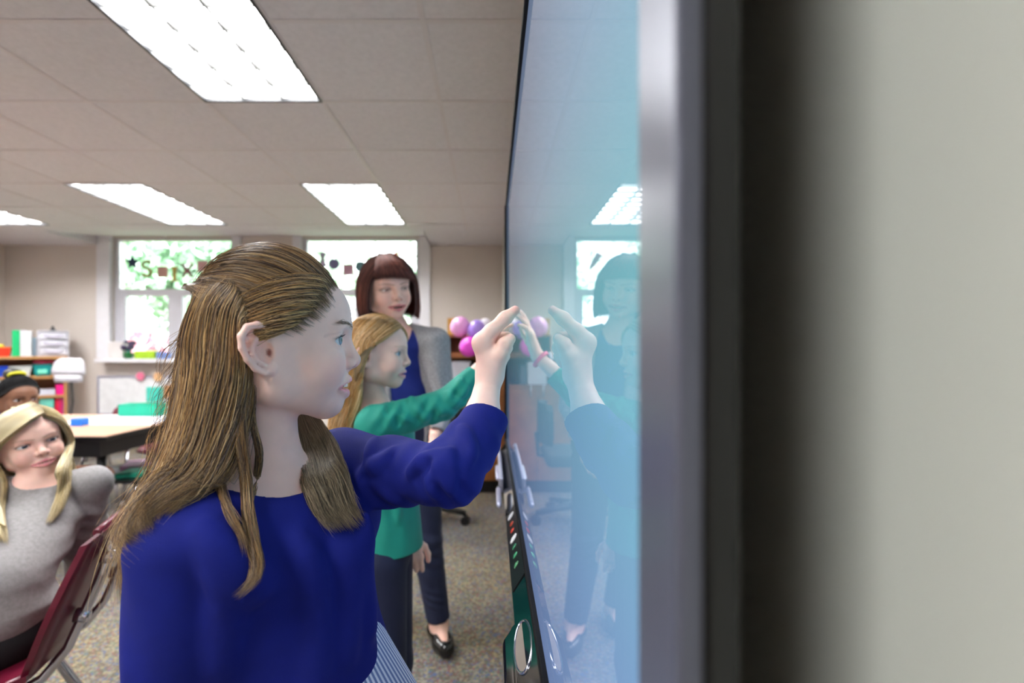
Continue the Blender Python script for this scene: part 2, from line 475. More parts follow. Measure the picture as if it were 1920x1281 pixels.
# ------------------------------------------------------------------ the interactive whiteboard on the right wall
def unit(v): v = np.asarray(v, float); return v/np.linalg.norm(v)
XS, BY0, BY1, BZ0, BZ1 = .0604, .154, 1.945, .815, 1.765
bd = thing('interactive_whiteboard', (.09, (BY0+BY1)/2, BZ0), 'large wall-mounted interactive display glowing pale blue, the children pointing at it', 'whiteboard')
def screen_mat():
    m = bpy.data.materials.new('lit_display'); m.use_nodes = True; nt = m.node_tree; L = nt.links.new
    nt.nodes.remove(nt.nodes['Principled BSDF']); out = nt.nodes['Material Output']
    tc = nt.nodes.new('ShaderNodeTexCoord'); sp = nt.nodes.new('ShaderNodeSeparateXYZ'); L(tc.outputs['Object'], sp.inputs[0])
    mr = nt.nodes.new('ShaderNodeMapRange'); mr.inputs[1].default_value = BZ0; mr.inputs[2].default_value = BZ1; L(sp.outputs[2], mr.inputs[0])
    rp = nt.nodes.new('ShaderNodeValToRGB'); e = rp.color_ramp.elements
    e[0].position = 0; e[0].color = tuple(lin((150, 178, 238)))+(1,)
    e[1].position = 1; e[1].color = tuple(lin((172, 192, 232)))+(1,)
    for p, cc in ((.22, (143, 182, 228)), (.42, (130, 196, 208)), (.6, (160, 195, 224))):
        q = e.new(p); q.color = tuple(lin(cc))+(1,)
    L(mr.outputs[0], rp.inputs[0])
    em = nt.nodes.new('ShaderNodeEmission'); em.inputs[1].default_value = SCREEN; L(rp.outputs[0], em.inputs[0])
    g = nt.nodes.new('ShaderNodeBsdfGlossy'); g.inputs['Roughness'].default_value = .015; g.inputs[0].default_value = (.95, .97, 1, 1)
    f = nt.nodes.new('ShaderNodeFresnel'); f.inputs[0].default_value = 1.5
    x = nt.nodes.new('ShaderNodeMixShader'); L(f.outputs[0], x.inputs[0]); L(em.outputs[0], x.inputs[1]); L(g.outputs[0], x.inputs[2]); L(x.outputs[0], out.inputs[0])
    return m
M['screen'] = screen_mat()
M['bezel'] = mat('grey_satin_bezel', (92, 94, 108), .32, metal=.3, var=.02)
MB().box((XS+.0005, BY0+.04, BZ0+.012), (XS+.008, BY1-.012, BZ1-.012)).build('screen', M['screen'], bd)
f = MB()
f.box((XS-.007, BY0, BZ1-.012), (XS+.02, BY1, BZ1), .002).box((XS-.007, BY0, BZ0), (XS+.02, BY1, BZ0+.012), .002).box((XS-.009, BY1-.012, BZ0), (XS+.02, BY1, BZ1), .002)
f.build('frame', mat('matte_black_frame', (10, 11, 13), .7, spec=.15), bd)
MB().box((XS-.001, BY0, BZ0), (XS+.008, BY0+.042, BZ1), .002).build('side_bezel', M['bezel'], bd)
MB().box((XS+.008, BY0+.001, BZ0+.002), (XS+.021, BY1-.01, BZ1-.002), .003).build('back_casing', M['black'], bd)
for y in (.6, 1.5): MB().box((XS+.02, y-.1, 1.05), (XW, y+.1, 1.5)).build('wall_bracket', M['black'], bd)
# rail along the lower edge with pen bay, key panel and end pod
sec = [(.080, .812), (.0575, .812), (.034, .775), (.034, .755), (.080, .755)]
MB().prism([(x, .33, z) for x, z in sec], (0, BY1-.33, 0)).build('lower_rail', M['gloss_black'], bd)
MB().box((.022, 1.40, BZ0-.05), (.0335, BY1-.01, BZ0-.008), .004).build('pen_tray', M['silver'], bd)
NS = V3(-.845, 0, .536); SV = V3(.536, 0, .845); MC = V3(.0458, 0, .7935)
def onrail(y, u, h=0): return MC+V3(0, y, 0)+SV*u+NS*h
cpm = MB(); q = [onrail(.80, -.019), onrail(1.16, -.019), onrail(1.16, .019), onrail(.80, .019)]
cpm.prism(q, NS*.0015); cp = cpm.build('control_panel', M['black'], bd)
BT = [((220, 220, 228), 1.12), ((200, 70, 40), 1.07), ((210, 60, 40), 1.03), ((225, 225, 230), .985), ((60, 150, 110), .945), ((70, 170, 120), .905), ((90, 160, 110), .865)]
for i, (cc, y) in enumerate(BT):
    big = i in (0, 3); wdt = .012 if big else .007
    MB().lathe(onrail(y, 0, .0014), [(wdt, 0), (wdt, .001), (wdt*.75, .002)], 18, tuple(NS)).build('button', cm('key_%d' % i, cc, .3), cp)
psec = [(.062, .803), (.056, .803), (.030, .768), (.016, .750), (.016, .700), (.062, .700)]
pm = MB().prism([(x, .44, z) for x, z in psec], (0, .275, 0))
bmesh.ops.bevel(pm.bm, geom=list(pm.bm.edges), offset=.006, segments=3, affect='EDGES', profile=.5)
pod = pm.build('end_pod', M['gloss_black'], bd)
pn = unit(V3(-.035, 0, .026)); pn = V3(-.80, 0, .60); pv_ = V3(.60, 0, .80); pc = V3(.0435, .640, .7865)
def oval(a, b, h, n=36): return [pc+V3(0, a*math.cos(t), 0)+pv_*b*math.sin(t)+pn*h for t in np.linspace(0, 2*PI, n+1)[:-1]]
MB().tube(oval(.052, .0185, .002), .0022, 8, close=True).build('oval_ring', M['chrome'], pod)
MB().prism(oval(.050, .017, .0), pn*.002).build('oval_pad', cm('taupe_felt', (118, 108, 98), .8), pod)
MB().box((.0150, .60, .716), (.0162, .66, .722)).build('mark', M['white_p'], pod)
for y, lab in ((1.56, 'silver stylus in the whiteboard tray, farther of the two'), (1.30, 'silver stylus in the whiteboard tray, nearer of the two')):
    p = thing('stylus', (.02, y, BZ0-.03), lab, 'stylus', 'styluses in the tray')
    MB().tube([(.019, y-.075, BZ0-.034), (.019, y-.06, BZ0-.033), (.019, y+.06, BZ0-.028)], [.003, .0075, .0075], 14).build('barrel', M['silver'], p)
    MB().tube([(.019, y+.06, BZ0-.028), (.019, y+.075, BZ0-.0275)], [.0075, .006], 14).build('cap', M['black'], p)
# ------------------------------------------------------------------ figures: shared builders
Z = V3(0, 0, 1)
def unit(v): v = np.asarray(v, float); return v/np.linalg.norm(v)
class Head:
    """head-local frame: x forward, y left, z up, metres for a child of head height .21; s scales"""
    def __init__(h, c, az, pitch=0, roll=0, s=1.0): h.c = np.asarray(c, float); h.R = rot_frame(az, pitch, roll); h.s = s; h.paint = []
    def w(h, *p): return h.c+h.R @ (np.asarray(p, float)*h.s)
    def loc(h, p): return ((np.asarray(p)-h.c) @ h.R)/h.s
    def hp(h, az, el, r=1.0, C=(.0, 0, .033), Rr=(.0905, .081, .094)):
        """point on the hair ellipsoid"""
        a, e = R(az), R(el)
        d = V3(math.cos(e)*math.cos(a), math.cos(e)*math.sin(a), math.sin(e))
        return h.w(*(V3(*C)+d*V3(*Rr)*r))
def head_sdf(S, H, mouth=.0035, smile=0, lips=((.0865, -.038), (.0795, -.0535)), ears=(1, -1), lid=.0060, adult=False):
    s = H.s
    E = lambda c, r, k=.01, sub=False, Rm=None: S.ell(H.w(*c), V3(*r)*s, H.R if Rm is None else H.R @ Rm, k*s, sub)
    C = lambda a, b, ra, rb=None, k=.01, sub=False: S.cap(H.w(*a), H.w(*b), ra*s, (ra if rb is None else rb)*s, k*s, sub=sub)
    ch = lambda pts, rs, k=.004, sub=False: [C(pts[i], pts[i+1], rs[i], rs[i+1], k, sub) for i in range(len(pts)-1)]
    E((-.005, 0, .035), (.0845, .073, .082), .02)
    E((.03, 0, .045), (.0575, .056, .05), .02)
    E((.028, 0, -.013), (.0495, .055, .064), .018)
    for y in (1, -1):
        E((.045, y*.031, -.020), (.031, .028, .032), .02)
        C((.054, y*.010, -.066), (-.004, y*.046, -.040), .0155, .0165, .022)
        C((-.006, y*.047, -.040), (-.012, y*.058, .0), .019, .018, .025)
    E((.0595, 0, -.069), (.0180, .020, .0160), .012)
    E((.0615, 0, -.041), (.0240, .0220, .025), .014)
    for y in (1, -1):
        C((.0765, y*.009, .0285), (.064, y*.038, .030), .0105, .010, .012)
        E((.085, y*.033, .013), (.0150, .019, .0115), .012, True)
        E((.0600, y*.0330, .0135), (.0155, .0175, .0145), .005)
    # nose
    C((.0775, 0, .020), (.0915, 0, -.0105), .0085, .0085, .010)
    E((.0915, 0, -.012), (.0093, .0100, .0085), .006)
    for y in (1, -1): E((.0835, y*.0115, -.0168), (.0100, .0066, .0072), .003)
    C((.093, 0, -.0165), (.0835, 0, -.0235), .0042, .0045, .005)
    for y in (1, -1): E((.0885, y*.0078, -.0222), (.0056, .0038, .0046), .002, True)
    # lips and mouth
    (ux, uz), (lx, lz) = lips
    cz = -.0468+smile*.004; cy = .0255+smile*.004
    def surf(y, z):
        xs_ = np.linspace(.112, .03, 165); pts = np.array([H.w(x, y, z) for x in xs_]); k_ = np.argmax(S(pts) < 0)
        return xs_[k_]
    tt = np.array([-1, -.78, -.5, -.22, 0, .22, .5, .78, 1]); up_, lo_, mi_ = [], [], []
    mz = (uz+lz)/2+.0004
    for t in tt:
        q = 1-abs(t)**1.7
        zu = cz+(uz-cz)*q-(.0006 if t == 0 else 0); zl = cz+(lz-cz)*q; zm = cz+(mz-cz)*q
        up_.append((surf(cy*t, zu)-.0012, cy*t, zu)); lo_.append((surf(cy*t, zl)-.0016-.001*q, cy*t, zl)); mi_.append((surf(cy*t, zm)+.0012, cy*t, zm))
    qs = 1-np.abs(tt)**1.7
    ch(up_, list(.0034+.0022*qs), .003); ch(lo_, list(.0034+.0032*qs), .003)
    mi_ = [(x+.004*q, y_, z_) for (x, y_, z_), q in zip(mi_, qs)]
    ch(mi_, list((.0012+(mouth-.0012)*np.sqrt(qs))), .0015, True)
    if mouth > .002: E((.074, 0, mz), (.018, cy*.62, mouth*.9), .0015, True)
    cx = up_[0][0]; H.surf = surf
    # eyelid openings
    for y in (1, -1):
        E((.0715, y*.0340, .0130), (.0135, .0168, lid), .0010, True, Rm=rot_frame(y*24, 0, -y*4))
    # ears
    for y in ears:
        er = rot_frame(0, 0, 0)
        up = V3(-.20, 0, .98); fw = V3(.98, 0, .20); ow = V3(0, y, 0)
        o = V3(-.014, y*.066, .001)
        def L(u, v, w_): return tuple(o+fw*u+up*v+ow*(w_*1.25+.002-u*.5))
        hx = [L(.010, .001, .006), L(.013, .012, .009), L(.009, .022, .011), L(.000, .0275, .0125), L(-.010, .0265, .013), L(-.0175, .018, .013), L(-.0190, .006, .012), L(-.0165, -.007, .011), L(-.0115, -.018, .009), L(-.004, -.025, .008)]
        E(L(-.003, .003, .0010), (.0175, .0055, .0262), .004, Rm=np.stack([unit(fw-ow*.5), unit(ow+fw*.5), up], 1))
        ch(hx, [.0026, .0034, .0038, .0040, .0040, .0038, .0036, .0034, .0034, .0036], .002)
        E(L(.002, -.022, .006), (.0075, .0042, .0078), .004, Rm=np.stack([fw, ow, up], 1))
        E(L(.0015, -.003, .0095), (.0082, .0075, .0118), .002, True, Rm=np.stack([fw, ow, up], 1))
        for p_ in hx: C(L(0, -.002, -.001), tuple(V3(*p_)-ow*.0075+V3(0, 0, 0)), .0045, .0036, .004)
        E(L(.0015, -.003, .0095), (.0082, .0075, .0118), .002, True, Rm=np.stack([fw, ow, up], 1))
        E(L(-.004, .018, .0115), (.0060, .0034, .0042), .003, True, Rm=np.stack([fw, ow, up], 1))
        ch([L(.004, .013, .007), L(-.006, .0125, .0088), L(-.0115, .003, .0092), L(-.010, -.008, .0085), L(-.003, -.0155, .008)], [.002, .0030, .0032, .0030, .0026], .003)
        E(L(.0095, -.004, .006), (.0036, .0038, .0058), .003, Rm=np.stack([fw, ow, up], 1))
    # natural colour areas (lips, cheeks, ear rims, brows); shade painted into nostrils, ear canals, mouth slit
    pt = H.paint
    lipc = (.66, .20, .24) if adult else (.78, .28, .34)
    for y in (1, -1):
        for i in (range(5) if y > 0 else range(4, 9)):
            pt += [(tuple(V3(*up_[i])+V3(.002, 0, -.0004)), (.009, .0050, .0032+.0016*qs[i]), lipc, .8), (tuple(V3(*lo_[i])+V3(.002, 0, .0004)), (.009, .0050, .0036+.0026*qs[i]), lipc, .85)]
    for x, y_, z_ in mi_: pt.append(((x-.006, y_, z_), (.0075, .005, .0012+mouth*.5), (.20, .05, .05), .75))
    for y in (1, -1):
        pt += [((.062, y*.042, -.022), (.022, .022, .020), (.80, .42, .36), .35),
               ((-.026, y*.082, .010), (.016, .014, .024), (.85, .42, .34), .45), ((-.008, y*.072, -.002), (.0034, .006, .0048), (.22, .06, .05), .92),
               ((.0885, y*.0078, -.0212), (.0064, .0046, .0042), (.30, .07, .06), .85), ((.0890, y*.0108, -.0200), (.0050, .0042, .0024), (.36, .10, .09), .75), ((.0800, y*.0150, -.0165), (.0060, .0060, .0070), (.84, .42, .38), .4),
               ((.0915, 0, -.014), (.010, .010, .008), (.85, .5, .44), .35)]
    return S
def paint_vertices(V, H, base, brow=None, scalp=None, lash=.2):
    col = np.tile(np.asarray(base, float), (len(V), 1))
    if H is None: return col
    q = H.loc(V)
    if scalp is not None:       # hair roots on the scalp
        n = (q-V3(0, 0, .033))/V3(.0905, .081, .094); az = np.degrees(np.abs(np.arctan2(n[:, 1], n[:, 0]))); el = np.degrees(np.arctan2(n[:, 2], np.hypot(n[:, 0], n[:, 1])))
        w = np.clip((el-scalp[0](az)+2)/12, 0, 1)*(q[:, 2] > -.06)*.85
        w = np.where(np.abs(q[:, 1]) > .074, 0, w)[:, None]
        col = col*(1-w)+np.asarray(scalp[1])*w
    ps = list(H.paint)
    if brow is not None:
        for y in (1, -1):
            for t in np.linspace(0, 1, 7):
                ps.append(((H.surf(y*(.013+.038*t), .0295+.006*math.sin(t*2.2)-.002*t), y*(.013+.038*t), .0295+.006*math.sin(t*2.2)-.002*t), (.008, .0052, .0030-.0012*t), brow, .55))
    for c, r, cl, a in ps:
        d = (((q-np.asarray(c))/np.asarray(r))**2).sum(1)
        w = a*np.clip(1.25-d, 0, 1)**.8
        w = np.minimum(w, a)
        bb = np.asarray(base, float); tint = np.asarray(cl)*bb/V3(.78, .56, .48)
        col = col*(1-w[:, None])+tint*w[:, None]
    # lid crease shade painted into the skin colour, and lash line round each opening
    for y in (1, -1):
        e = np.sqrt(((q[:, 1]-y*.0345)/.0150)**2+((q[:, 2]-.0130)/.0068)**2)
        w = (np.clip(1-np.abs(e-1.55)/.22, 0, 1)*(q[:, 0] > .05)*(q[:, 0] < .080)*(q[:, 2] > .0155)*.35)[:, None]
        col = col*(1-w)+np.asarray(base)*V3(.62, .50, .48)*w
    for y in (1, -1):
        e = np.sqrt(((q[:, 1]-y*.0345)/.0150)**2+((q[:, 2]-.0130)/.0068)**2)
        w = np.clip(1-np.abs(e-1)/lash, 0, 1)*(q[:, 0] > .05)*(q[:, 0] < .0755)*np.where(q[:, 2] > .0132, .85, .35)
        col = col*(1-w[:, None])+V3(.10, .06, .05)*w[:, None]
    return col
def make_eyes(H, body, iris, gaze=(1, 0, 0), r=.0138):
    g = unit(gaze)
    for y in (1, -1):
        c = H.w(.0602, y*.0325, .0133); W = unit(H.R @ g); rr = r*H.s
        a = unit(np.cross(W, Z)); b = np.cross(a, W)
        V, F, Cc = [], [], []
        n, m = 32, 40
        for i in range(m+1):
            th = PI*i/m
            for k in range(n):
                ph = 2*PI*k/n
                bulge = 1+.05*max(0, 1-(th/.5)**2)
                V.append(c+rr*bulge*(W*math.cos(th)+(a*math.cos(ph)+b*math.sin(ph))*math.sin(th)))
                Cc.append((.01, .01, .012) if th < .2 else (np.array(iris)*(.55+.75*(th-.2)/.3) if th < .47 else ((.05, .06, .08) if th < .53 else (.66, .66, .69))))
        for i in range(m):
            for k in range(n): F.append((i*n+k, i*n+(k+1) % n, (i+1)*n+(k+1) % n, (i+1)*n+k))
        mesh_np('eye', np.array(V), np.array(F), M['eye'], body, np.array(Cc))
M['eye'] = mat('eye', (255, 255, 255), .08, var=.01, attr=True, coat=.5)
M['skin'] = mat('skin', (255, 255, 255), .48, var=.03, vscale=60, attr=True, sss=.15, spec=.35)
M['lash'] = mat('eyelash', (38, 26, 22), .6)

def hand(S, w, d, n, t, L, curls, thumb, spread=.06, k=.003, bend=1.0):
    """five-fingered hand: wrist w, d to the fingers, n the palm's side, t the thumb's side. returns finger tips"""
    d, n, t = unit(d), unit(n), unit(t)
    kb = [w+d*(.50, .53, .50, .45)[i]*L+t*(.165, .055, -.055, -.155)[i]*L-n*(.0, .012, .008, -.01)[i]*L for i in range(4)]
    for i in range(4):
        S.cap(w+t*(.07, .03, -.03, -.07)[i]*L, kb[i], .085*L, .068*L, .012)
    S.cap(kb[0], kb[3], .062*L, .058*L, .01)
    S.cap(w+d*.16*L+t*.10*L+n*.03*L, w+d*.34*L+t*.13*L+n*.03*L, .085*L, .065*L, .012)     # ball of the thumb
    S.cap(w+d*.14*L-t*.12*L+n*.02*L, w+d*.34*L-t*.14*L+n*.02*L, .070*L, .055*L, .012)
    ln = (.43, .47, .44, .34); tips = []
    for i in range(4):
        p = kb[i]; a = 0; rr = (.060, .062, .058, .052)[i]*L
        sp = spread*(1.0, .25, -.45, -1.2)[i]
        base = unit(d+t*sp)
        for j, fr in enumerate((.46, .30, .25)):
            a += R(curls[i][j])
            q = p+(base*math.cos(a)+n*math.sin(a))*ln[i]*L*fr
            S.cap(p, q, rr*(1, .93, .84)[j], rr*(.93, .84, .76)[j], k if j else .006)
            p = q
        tips.append((p, unit(base*math.cos(a)+n*math.sin(a)), rr))
    p = w+d*.18*L+t*.13*L+n*.03*L
    for j, v in enumerate(thumb):
        v = unit(v); v = d*v[0]+t*v[1]+n*v[2]
        q = p+unit(v)*(.22, .19, .15)[j]*L
        S.cap(p, q, (.082, .066, .060)[j]*L, (.066, .060, .052)[j]*L, .008 if j == 0 else .004)
        p = q
    tips.append((p, unit(v), .052*L))
    return tips
RELAX = [(12, 22, 14), (18, 26, 16), (22, 30, 18), (26, 32, 18)]

def catmull(pts, m):
    P_ = np.asarray(pts, float); n = len(P_)
    L = np.concatenate([[0], np.cumsum(np.linalg.norm(np.diff(P_, axis=0), axis=1))]); L /= L[-1]
    E = np.concatenate([[2*P_[0]-P_[1]], P_, [2*P_[-1]-P_[-2]]])
    out = []
    for u in np.linspace(0, 1, m):
        i = min(max(np.searchsorted(L, u, side='right')-1, 0), n-2)
        t = (u-L[i])/max(L[i+1]-L[i], 1e-9)
        a, b, c, d = E[i], E[i+1], E[i+2], E[i+3]
        out.append(.5*(2*b+(c-a)*t+(2*a-5*b+4*c-d)*t*t+(3*b-a-3*c+d)*t**3))
    return np.array(out)
class Hair:
    """gathers strands and the mass under them into ONE hair mesh"""
    def __init__(s, seed, palette, r=.0004): s.V = []; s.Q = []; s.C = []; s.n = 0; s.rg = np.random.default_rng(seed); s.pal = np.asarray(palette, float); s.r = r
    def _push(s, V, Q, C): s.V.append(V); s.Q.append(Q+s.n); s.C.append(C); s.n += len(V)
    def tubes(s, X, taper_in=.05, dark=1.0, rs=None):
        """X (N,M,3) strands"""
        N, Mm, _ = X.shape; g = s.rg
        T = np.gradient(X, axis=1); T /= np.linalg.norm(T, axis=2, keepdims=True)+1e-12
        ref = unit(V3(.31, .83, .46)); A = np.cross(T, ref); A /= np.linalg.norm(A, axis=2, keepdims=True)+1e-9; B = np.cross(T, A)
        u = np.linspace(0, 1, Mm); prof = np.minimum(1, (1-u)*5+.12)*np.minimum(1, u*5+.15)
        rr = (s.r if rs is None else rs)*prof[None, :]*(.7+.6*g.random((N, 1)))
        ring = []
        for k in range(3):
            a = 2*PI*k/3
            ring.append(X+(A*math.cos(a)+B*math.sin(a))*rr[..., None])
        V = np.stack(ring, 2).reshape(-1, 3)
        i = np.arange(N)[:, None, None]; j = np.arange(Mm-1)[None, :, None]; k = np.arange(3)[None, None, :]
        b = (i*Mm+j)*3; k2 = (k+1) % 3
        Q = np.stack([b+k, b+k2, b+3+k2, b+3+k], -1).reshape(-1, 4)
        c = s.pal[g.integers(0, len(s.pal), N)]*(.75+.5*g.random((N, 1)))*dark
        C = np.repeat(c, Mm*3, 0)
        s._push(V, Q, C)
    def sheet(s, guides, n, thick=.008, M_=22, wave=.002, frizz=.0, base=True, inn=None, dark=1.0, bdark=.55, end_j=.12, start_j=0, clump=0, base_in=.6, rs=None, base_end=1.0):
        g = s.rg
        G = np.stack([catmull(a, M_) for a in guides]); ng = len(G)
        D = np.stack([catmull(G[:, j], max(ng*4, 5)) for j in range(M_)], 1) if ng > 2 else np.stack([G[0]*(1-t)+G[-1]*t for t in np.linspace(0, 1, 6)])
        nd = len(D)
        du = np.gradient(D, axis=0); dv = np.gradient(D, axis=1); N = np.cross(du, dv); N /= np.linalg.norm(N, axis=2, keepdims=True)+1e-12
        cen = np.asarray(inn, float) if inn is not None else None
        if cen is not None:
            sg = np.sign(((D-cen)*N).sum(2)).sum(); N = N*(1 if sg >= 0 else -1)
        if n:
            sc = g.random(n)*(nd-1)
            if clump: 
                cc = np.round(sc*clump)/clump; sc = np.clip(sc*.45+cc*.55+g.normal(0, .02, n), 0, nd-1.001)
            i0 = np.clip(sc.astype(int), 0, nd-2); f = (sc-i0)[:, None, None]
            X = D[i0]*(1-f)+D[i0+1]*f; NN = N[i0]
            u = np.linspace(0, 1, M_)[None, :]
            dep = (g.random((n, 1))-.5)*thick
            X = X+NN*(dep*np.minimum(1, .35+u*3))[..., None]
            ph = g.random((n, 3, 1))*6.28; fr = 2+3*g.random((n, 1, 1))
            wv = np.sin(fr*u[:, None, :]*3+ph)*wave*(u[:, None, :]**.7)
            X = X+np.swapaxes(wv, 1, 2)
            if frizz:
                w = (g.random((n, 1)) < .12)*frizz*g.normal(0, 1, (n, 1))*u**2
                w2 = (g.random((n, 1)) < .12)*frizz*g.normal(0, 1, (n, 1))*u**2
                X = X+NN*np.abs(w)[..., None]; X[..., 2] += w2
            # different lengths
            cut = 1-end_j*g.random((n, 1)); st = start_j*g.random((n, 1))**1.5; uu = (st+u*(cut-st))*(M_-1); j0 = np.clip(uu.astype(int), 0, M_-2); ff = (uu-j0)[..., None]
            r_ = np.arange(n)[:, None]
            X = X[r_, j0]*(1-ff)+X[r_, j0+1]*ff
            s.tubes(X, dark=dark, rs=rs)
        if base:
            Mb = max(3, int(M_*base_end)); Db = D[:, :Mb]; Nb = N[:, :Mb]
            A = Db-Nb*thick*(base_in-.5+.02); B = Db-Nb*thick*(base_in+.5)
            V = np.concatenate([A.reshape(-1, 3), B.reshape(-1, 3)]); off = nd*Mb
            i, j = np.meshgrid(np.arange(nd-1), np.arange(Mb-1), indexing='ij'); b = (i*Mb+j).ravel()
            q1 = np.stack([b, b+1, b+Mb+1, b+Mb], 1)
            loop = [(0, k) for k in range(Mb)]+[(k, Mb-1) for k in range(1, nd)]+[(nd-1, k) for k in range(Mb-2, -1, -1)]+[(k, 0) for k in range(nd-2, 0, -1)]
            l = np.array([a*Mb+c for a, c in loop]); l2 = np.roll(l, -1)
            Q = np.concatenate([q1, q1[:, ::-1]+off, np.stack([l, l2, l2+off, l+off], 1)])
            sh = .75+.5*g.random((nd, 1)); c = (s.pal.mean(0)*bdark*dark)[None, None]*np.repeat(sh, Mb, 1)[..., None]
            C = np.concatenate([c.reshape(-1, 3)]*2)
            s._push(V, Q, C)
    def lock(s, pts, rad, n, flat=None, M_=24, wave=.002, end_j=.15, dark=1.0, rs=None, core=True):
        """a bunch of strands round one guide; rad = radius profile along it"""
        g = s.rg; G = catmull(pts, M_); rad = np.interp(np.linspace(0, 1, M_), np.linspace(0, 1, len(rad)), rad)
        T = np.gradient(G, axis=0); T /= np.linalg.norm(T, axis=1, keepdims=True)
        ref = unit(flat if flat is not None else V3(.2, .9, .1)); A = np.cross(T, ref); A /= np.linalg.norm(A, axis=1, keepdims=True); B = np.cross(T, A)
        ang = g.random(n)*2*PI; q = np.sqrt(g.random(n))
        a = (np.cos(ang)*q)[:, None]*rad; b = (np.sin(ang)*q)[:, None]*rad*.55
        X = G[None]+A[None]*a[..., None]+B[None]*b[..., None]
        u = np.linspace(0, 1, M_)[None, :]; ph = g.random((n, 3, 1))*6.28; fr = 2+3*g.random((n, 1, 1))
        X = X+np.swapaxes(np.sin(fr*u[:, None, :]*3+ph)*wave*u[:, None, :], 1, 2)
        cut = 1-end_j*g.random((n, 1)); uu = u*cut*(M_-1); j0 = np.clip(uu.astype(int), 0, M_-2); ff = (uu-j0)[..., None]; r_ = np.arange(n)[:, None]
        X = X[r_, j0]*(1-ff)+X[r_, j0+1]*ff
        s.tubes(X, dark=dark, rs=rs)
        if core:
            k = 8; aa = np.arange(k)*2*PI/k
            V = G[:, None]+(A[:, None]*np.cos(aa)[None, :, None]+B[:, None]*np.sin(aa)[None, :, None]*.55)*(rad*.62*np.minimum(1, (1-np.linspace(0, 1, M_))*4+.02))[:, None, None]
            i, j = np.meshgrid(np.arange(M_-1), np.arange(k), indexing='ij'); b0 = (i*k).ravel(); j = j.ravel(); j2 = (j+1) % k
            Q = np.stack([b0+j, b0+j2, b0+k+j2, b0+k+j], 1)
            s._push(V.reshape(-1, 3), Q, np.tile(s.pal.mean(0)*.6*dark, (M_*k, 1)))
    def cap(s, H, r=1.0, lo=-10, thick=.004, az0=-180, az1=180, hairline=None, dark=.5, C=(.0, 0, .033), Rr=(.0905, .081, .094)):
        """closed scalp mass; hairline(az) gives the lowest elevation"""
        na, ne = 72, 18
        V = []
        for rr in (r, r-thick/.09):
            for i in range(na+1):
                az = az0+(az1-az0)*i/na; e0 = hairline(az) if hairline else lo
                for j in range(ne+1): V.append(H.hp(az, e0+(89.5-e0)*j/ne, rr, C, Rr))
        V = np.array(V); off = (na+1)*(ne+1); q = []
        for i in range(na):
            for j in range(ne):
                b = i*(ne+1)+j; f = (b, b+1, b+ne+2, b+ne+1); q += [f[::-1], tuple(x+off for x in f)]
            b = i*(ne+1); q.append((b, b+ne+1, b+ne+1+off, b+off))
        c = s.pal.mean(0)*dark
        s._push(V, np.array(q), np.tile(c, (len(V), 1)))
    def build(s, m, parent, name='hair'):
        return mesh_np(name, np.concatenate(s.V), np.concatenate(s.Q), m, parent, np.concatenate(s.C))
M['hair_black'] = mat('black_hair', (255, 255, 255), .6, var=.05, attr=True, spec=.12)
M['hair'] = mat('hair', (255, 255, 255), .42, var=.05, attr=True, spec=.5)
def slerp_path(H, a, b, m=10, r0=1.0, r1=1.0, lift=.0, C=(.0, 0, .033), Rr=(.0905, .081, .094)):
    """path over the hair ellipsoid between two head-local points"""
    C = V3(*C); Rr = V3(*Rr); u = unit((V3(*a)-C)/Rr); v = unit((V3(*b)-C)/Rr)
    om = math.acos(np.clip(u @ v, -1, 1)); out = []
    for t in np.linspace(0, 1, m):
        d = (math.sin((1-t)*om)*u+math.sin(t*om)*v)/math.sin(om)
        out.append(H.w(*(C+d*Rr*(r0+(r1-r0)*t+lift*math.sin(PI*t)))))
    return out
def drape(S, pts, gap=.008, m=30):
    """lay a curve on the outside of a garment"""
    q = catmull(pts, m)
    for _ in range(6):
        d = S(q); g = np.stack([S(q+np.eye(3)[i]*.002)-S(q-np.eye(3)[i]*.002) for i in range(3)], 1)
        g /= np.linalg.norm(g, axis=1, keepdims=True)+1e-9
        q = q+g*np.clip(gap-d, 0, .03)[:, None]
    k = np.array([.25, .5, .25])
    for i in range(3): q[1:-1, i] = np.convolve(q[:, i], k, 'valid')
    return q
def snap(S, px, py, Y, gap=.006, Y0=.35):
    """keep a point just in front of a garment along the line of sight"""
    ys = np.linspace(Y0, Y+.12, 240); u = (px-CXP)/FPX; v = -(py-CYP)/FPX
    pts = np.stack([u*ys, ys, EYE+v*ys], 1); d = S(pts); k = np.argmax(d < gap)
    y = ys[k] if d[k] < gap else Y
    return P(px, py, min(Y, y))
def crease(S, lines, Y, r=.0032, k=.014, Y0=.35):
    """soft raised folds along lines on a garment's surface"""
    new = []
    for ln in lines:
        q = catmull([snap(S, x, y, Y, .0004, Y0) for x, y in ln], 9)
        new.append((q, [r*a for a in (.2, .6, .9, 1, 1, 1, .9, .6, .2)]))
    for q, rs in new: S.chain(list(q), rs, k)
def bake(S, h, name, m, parent, col=None):
    V, Q = S.mesh(h)
    return mesh_np(name, V, Q, m, parent, col(V) if col is not None else None)
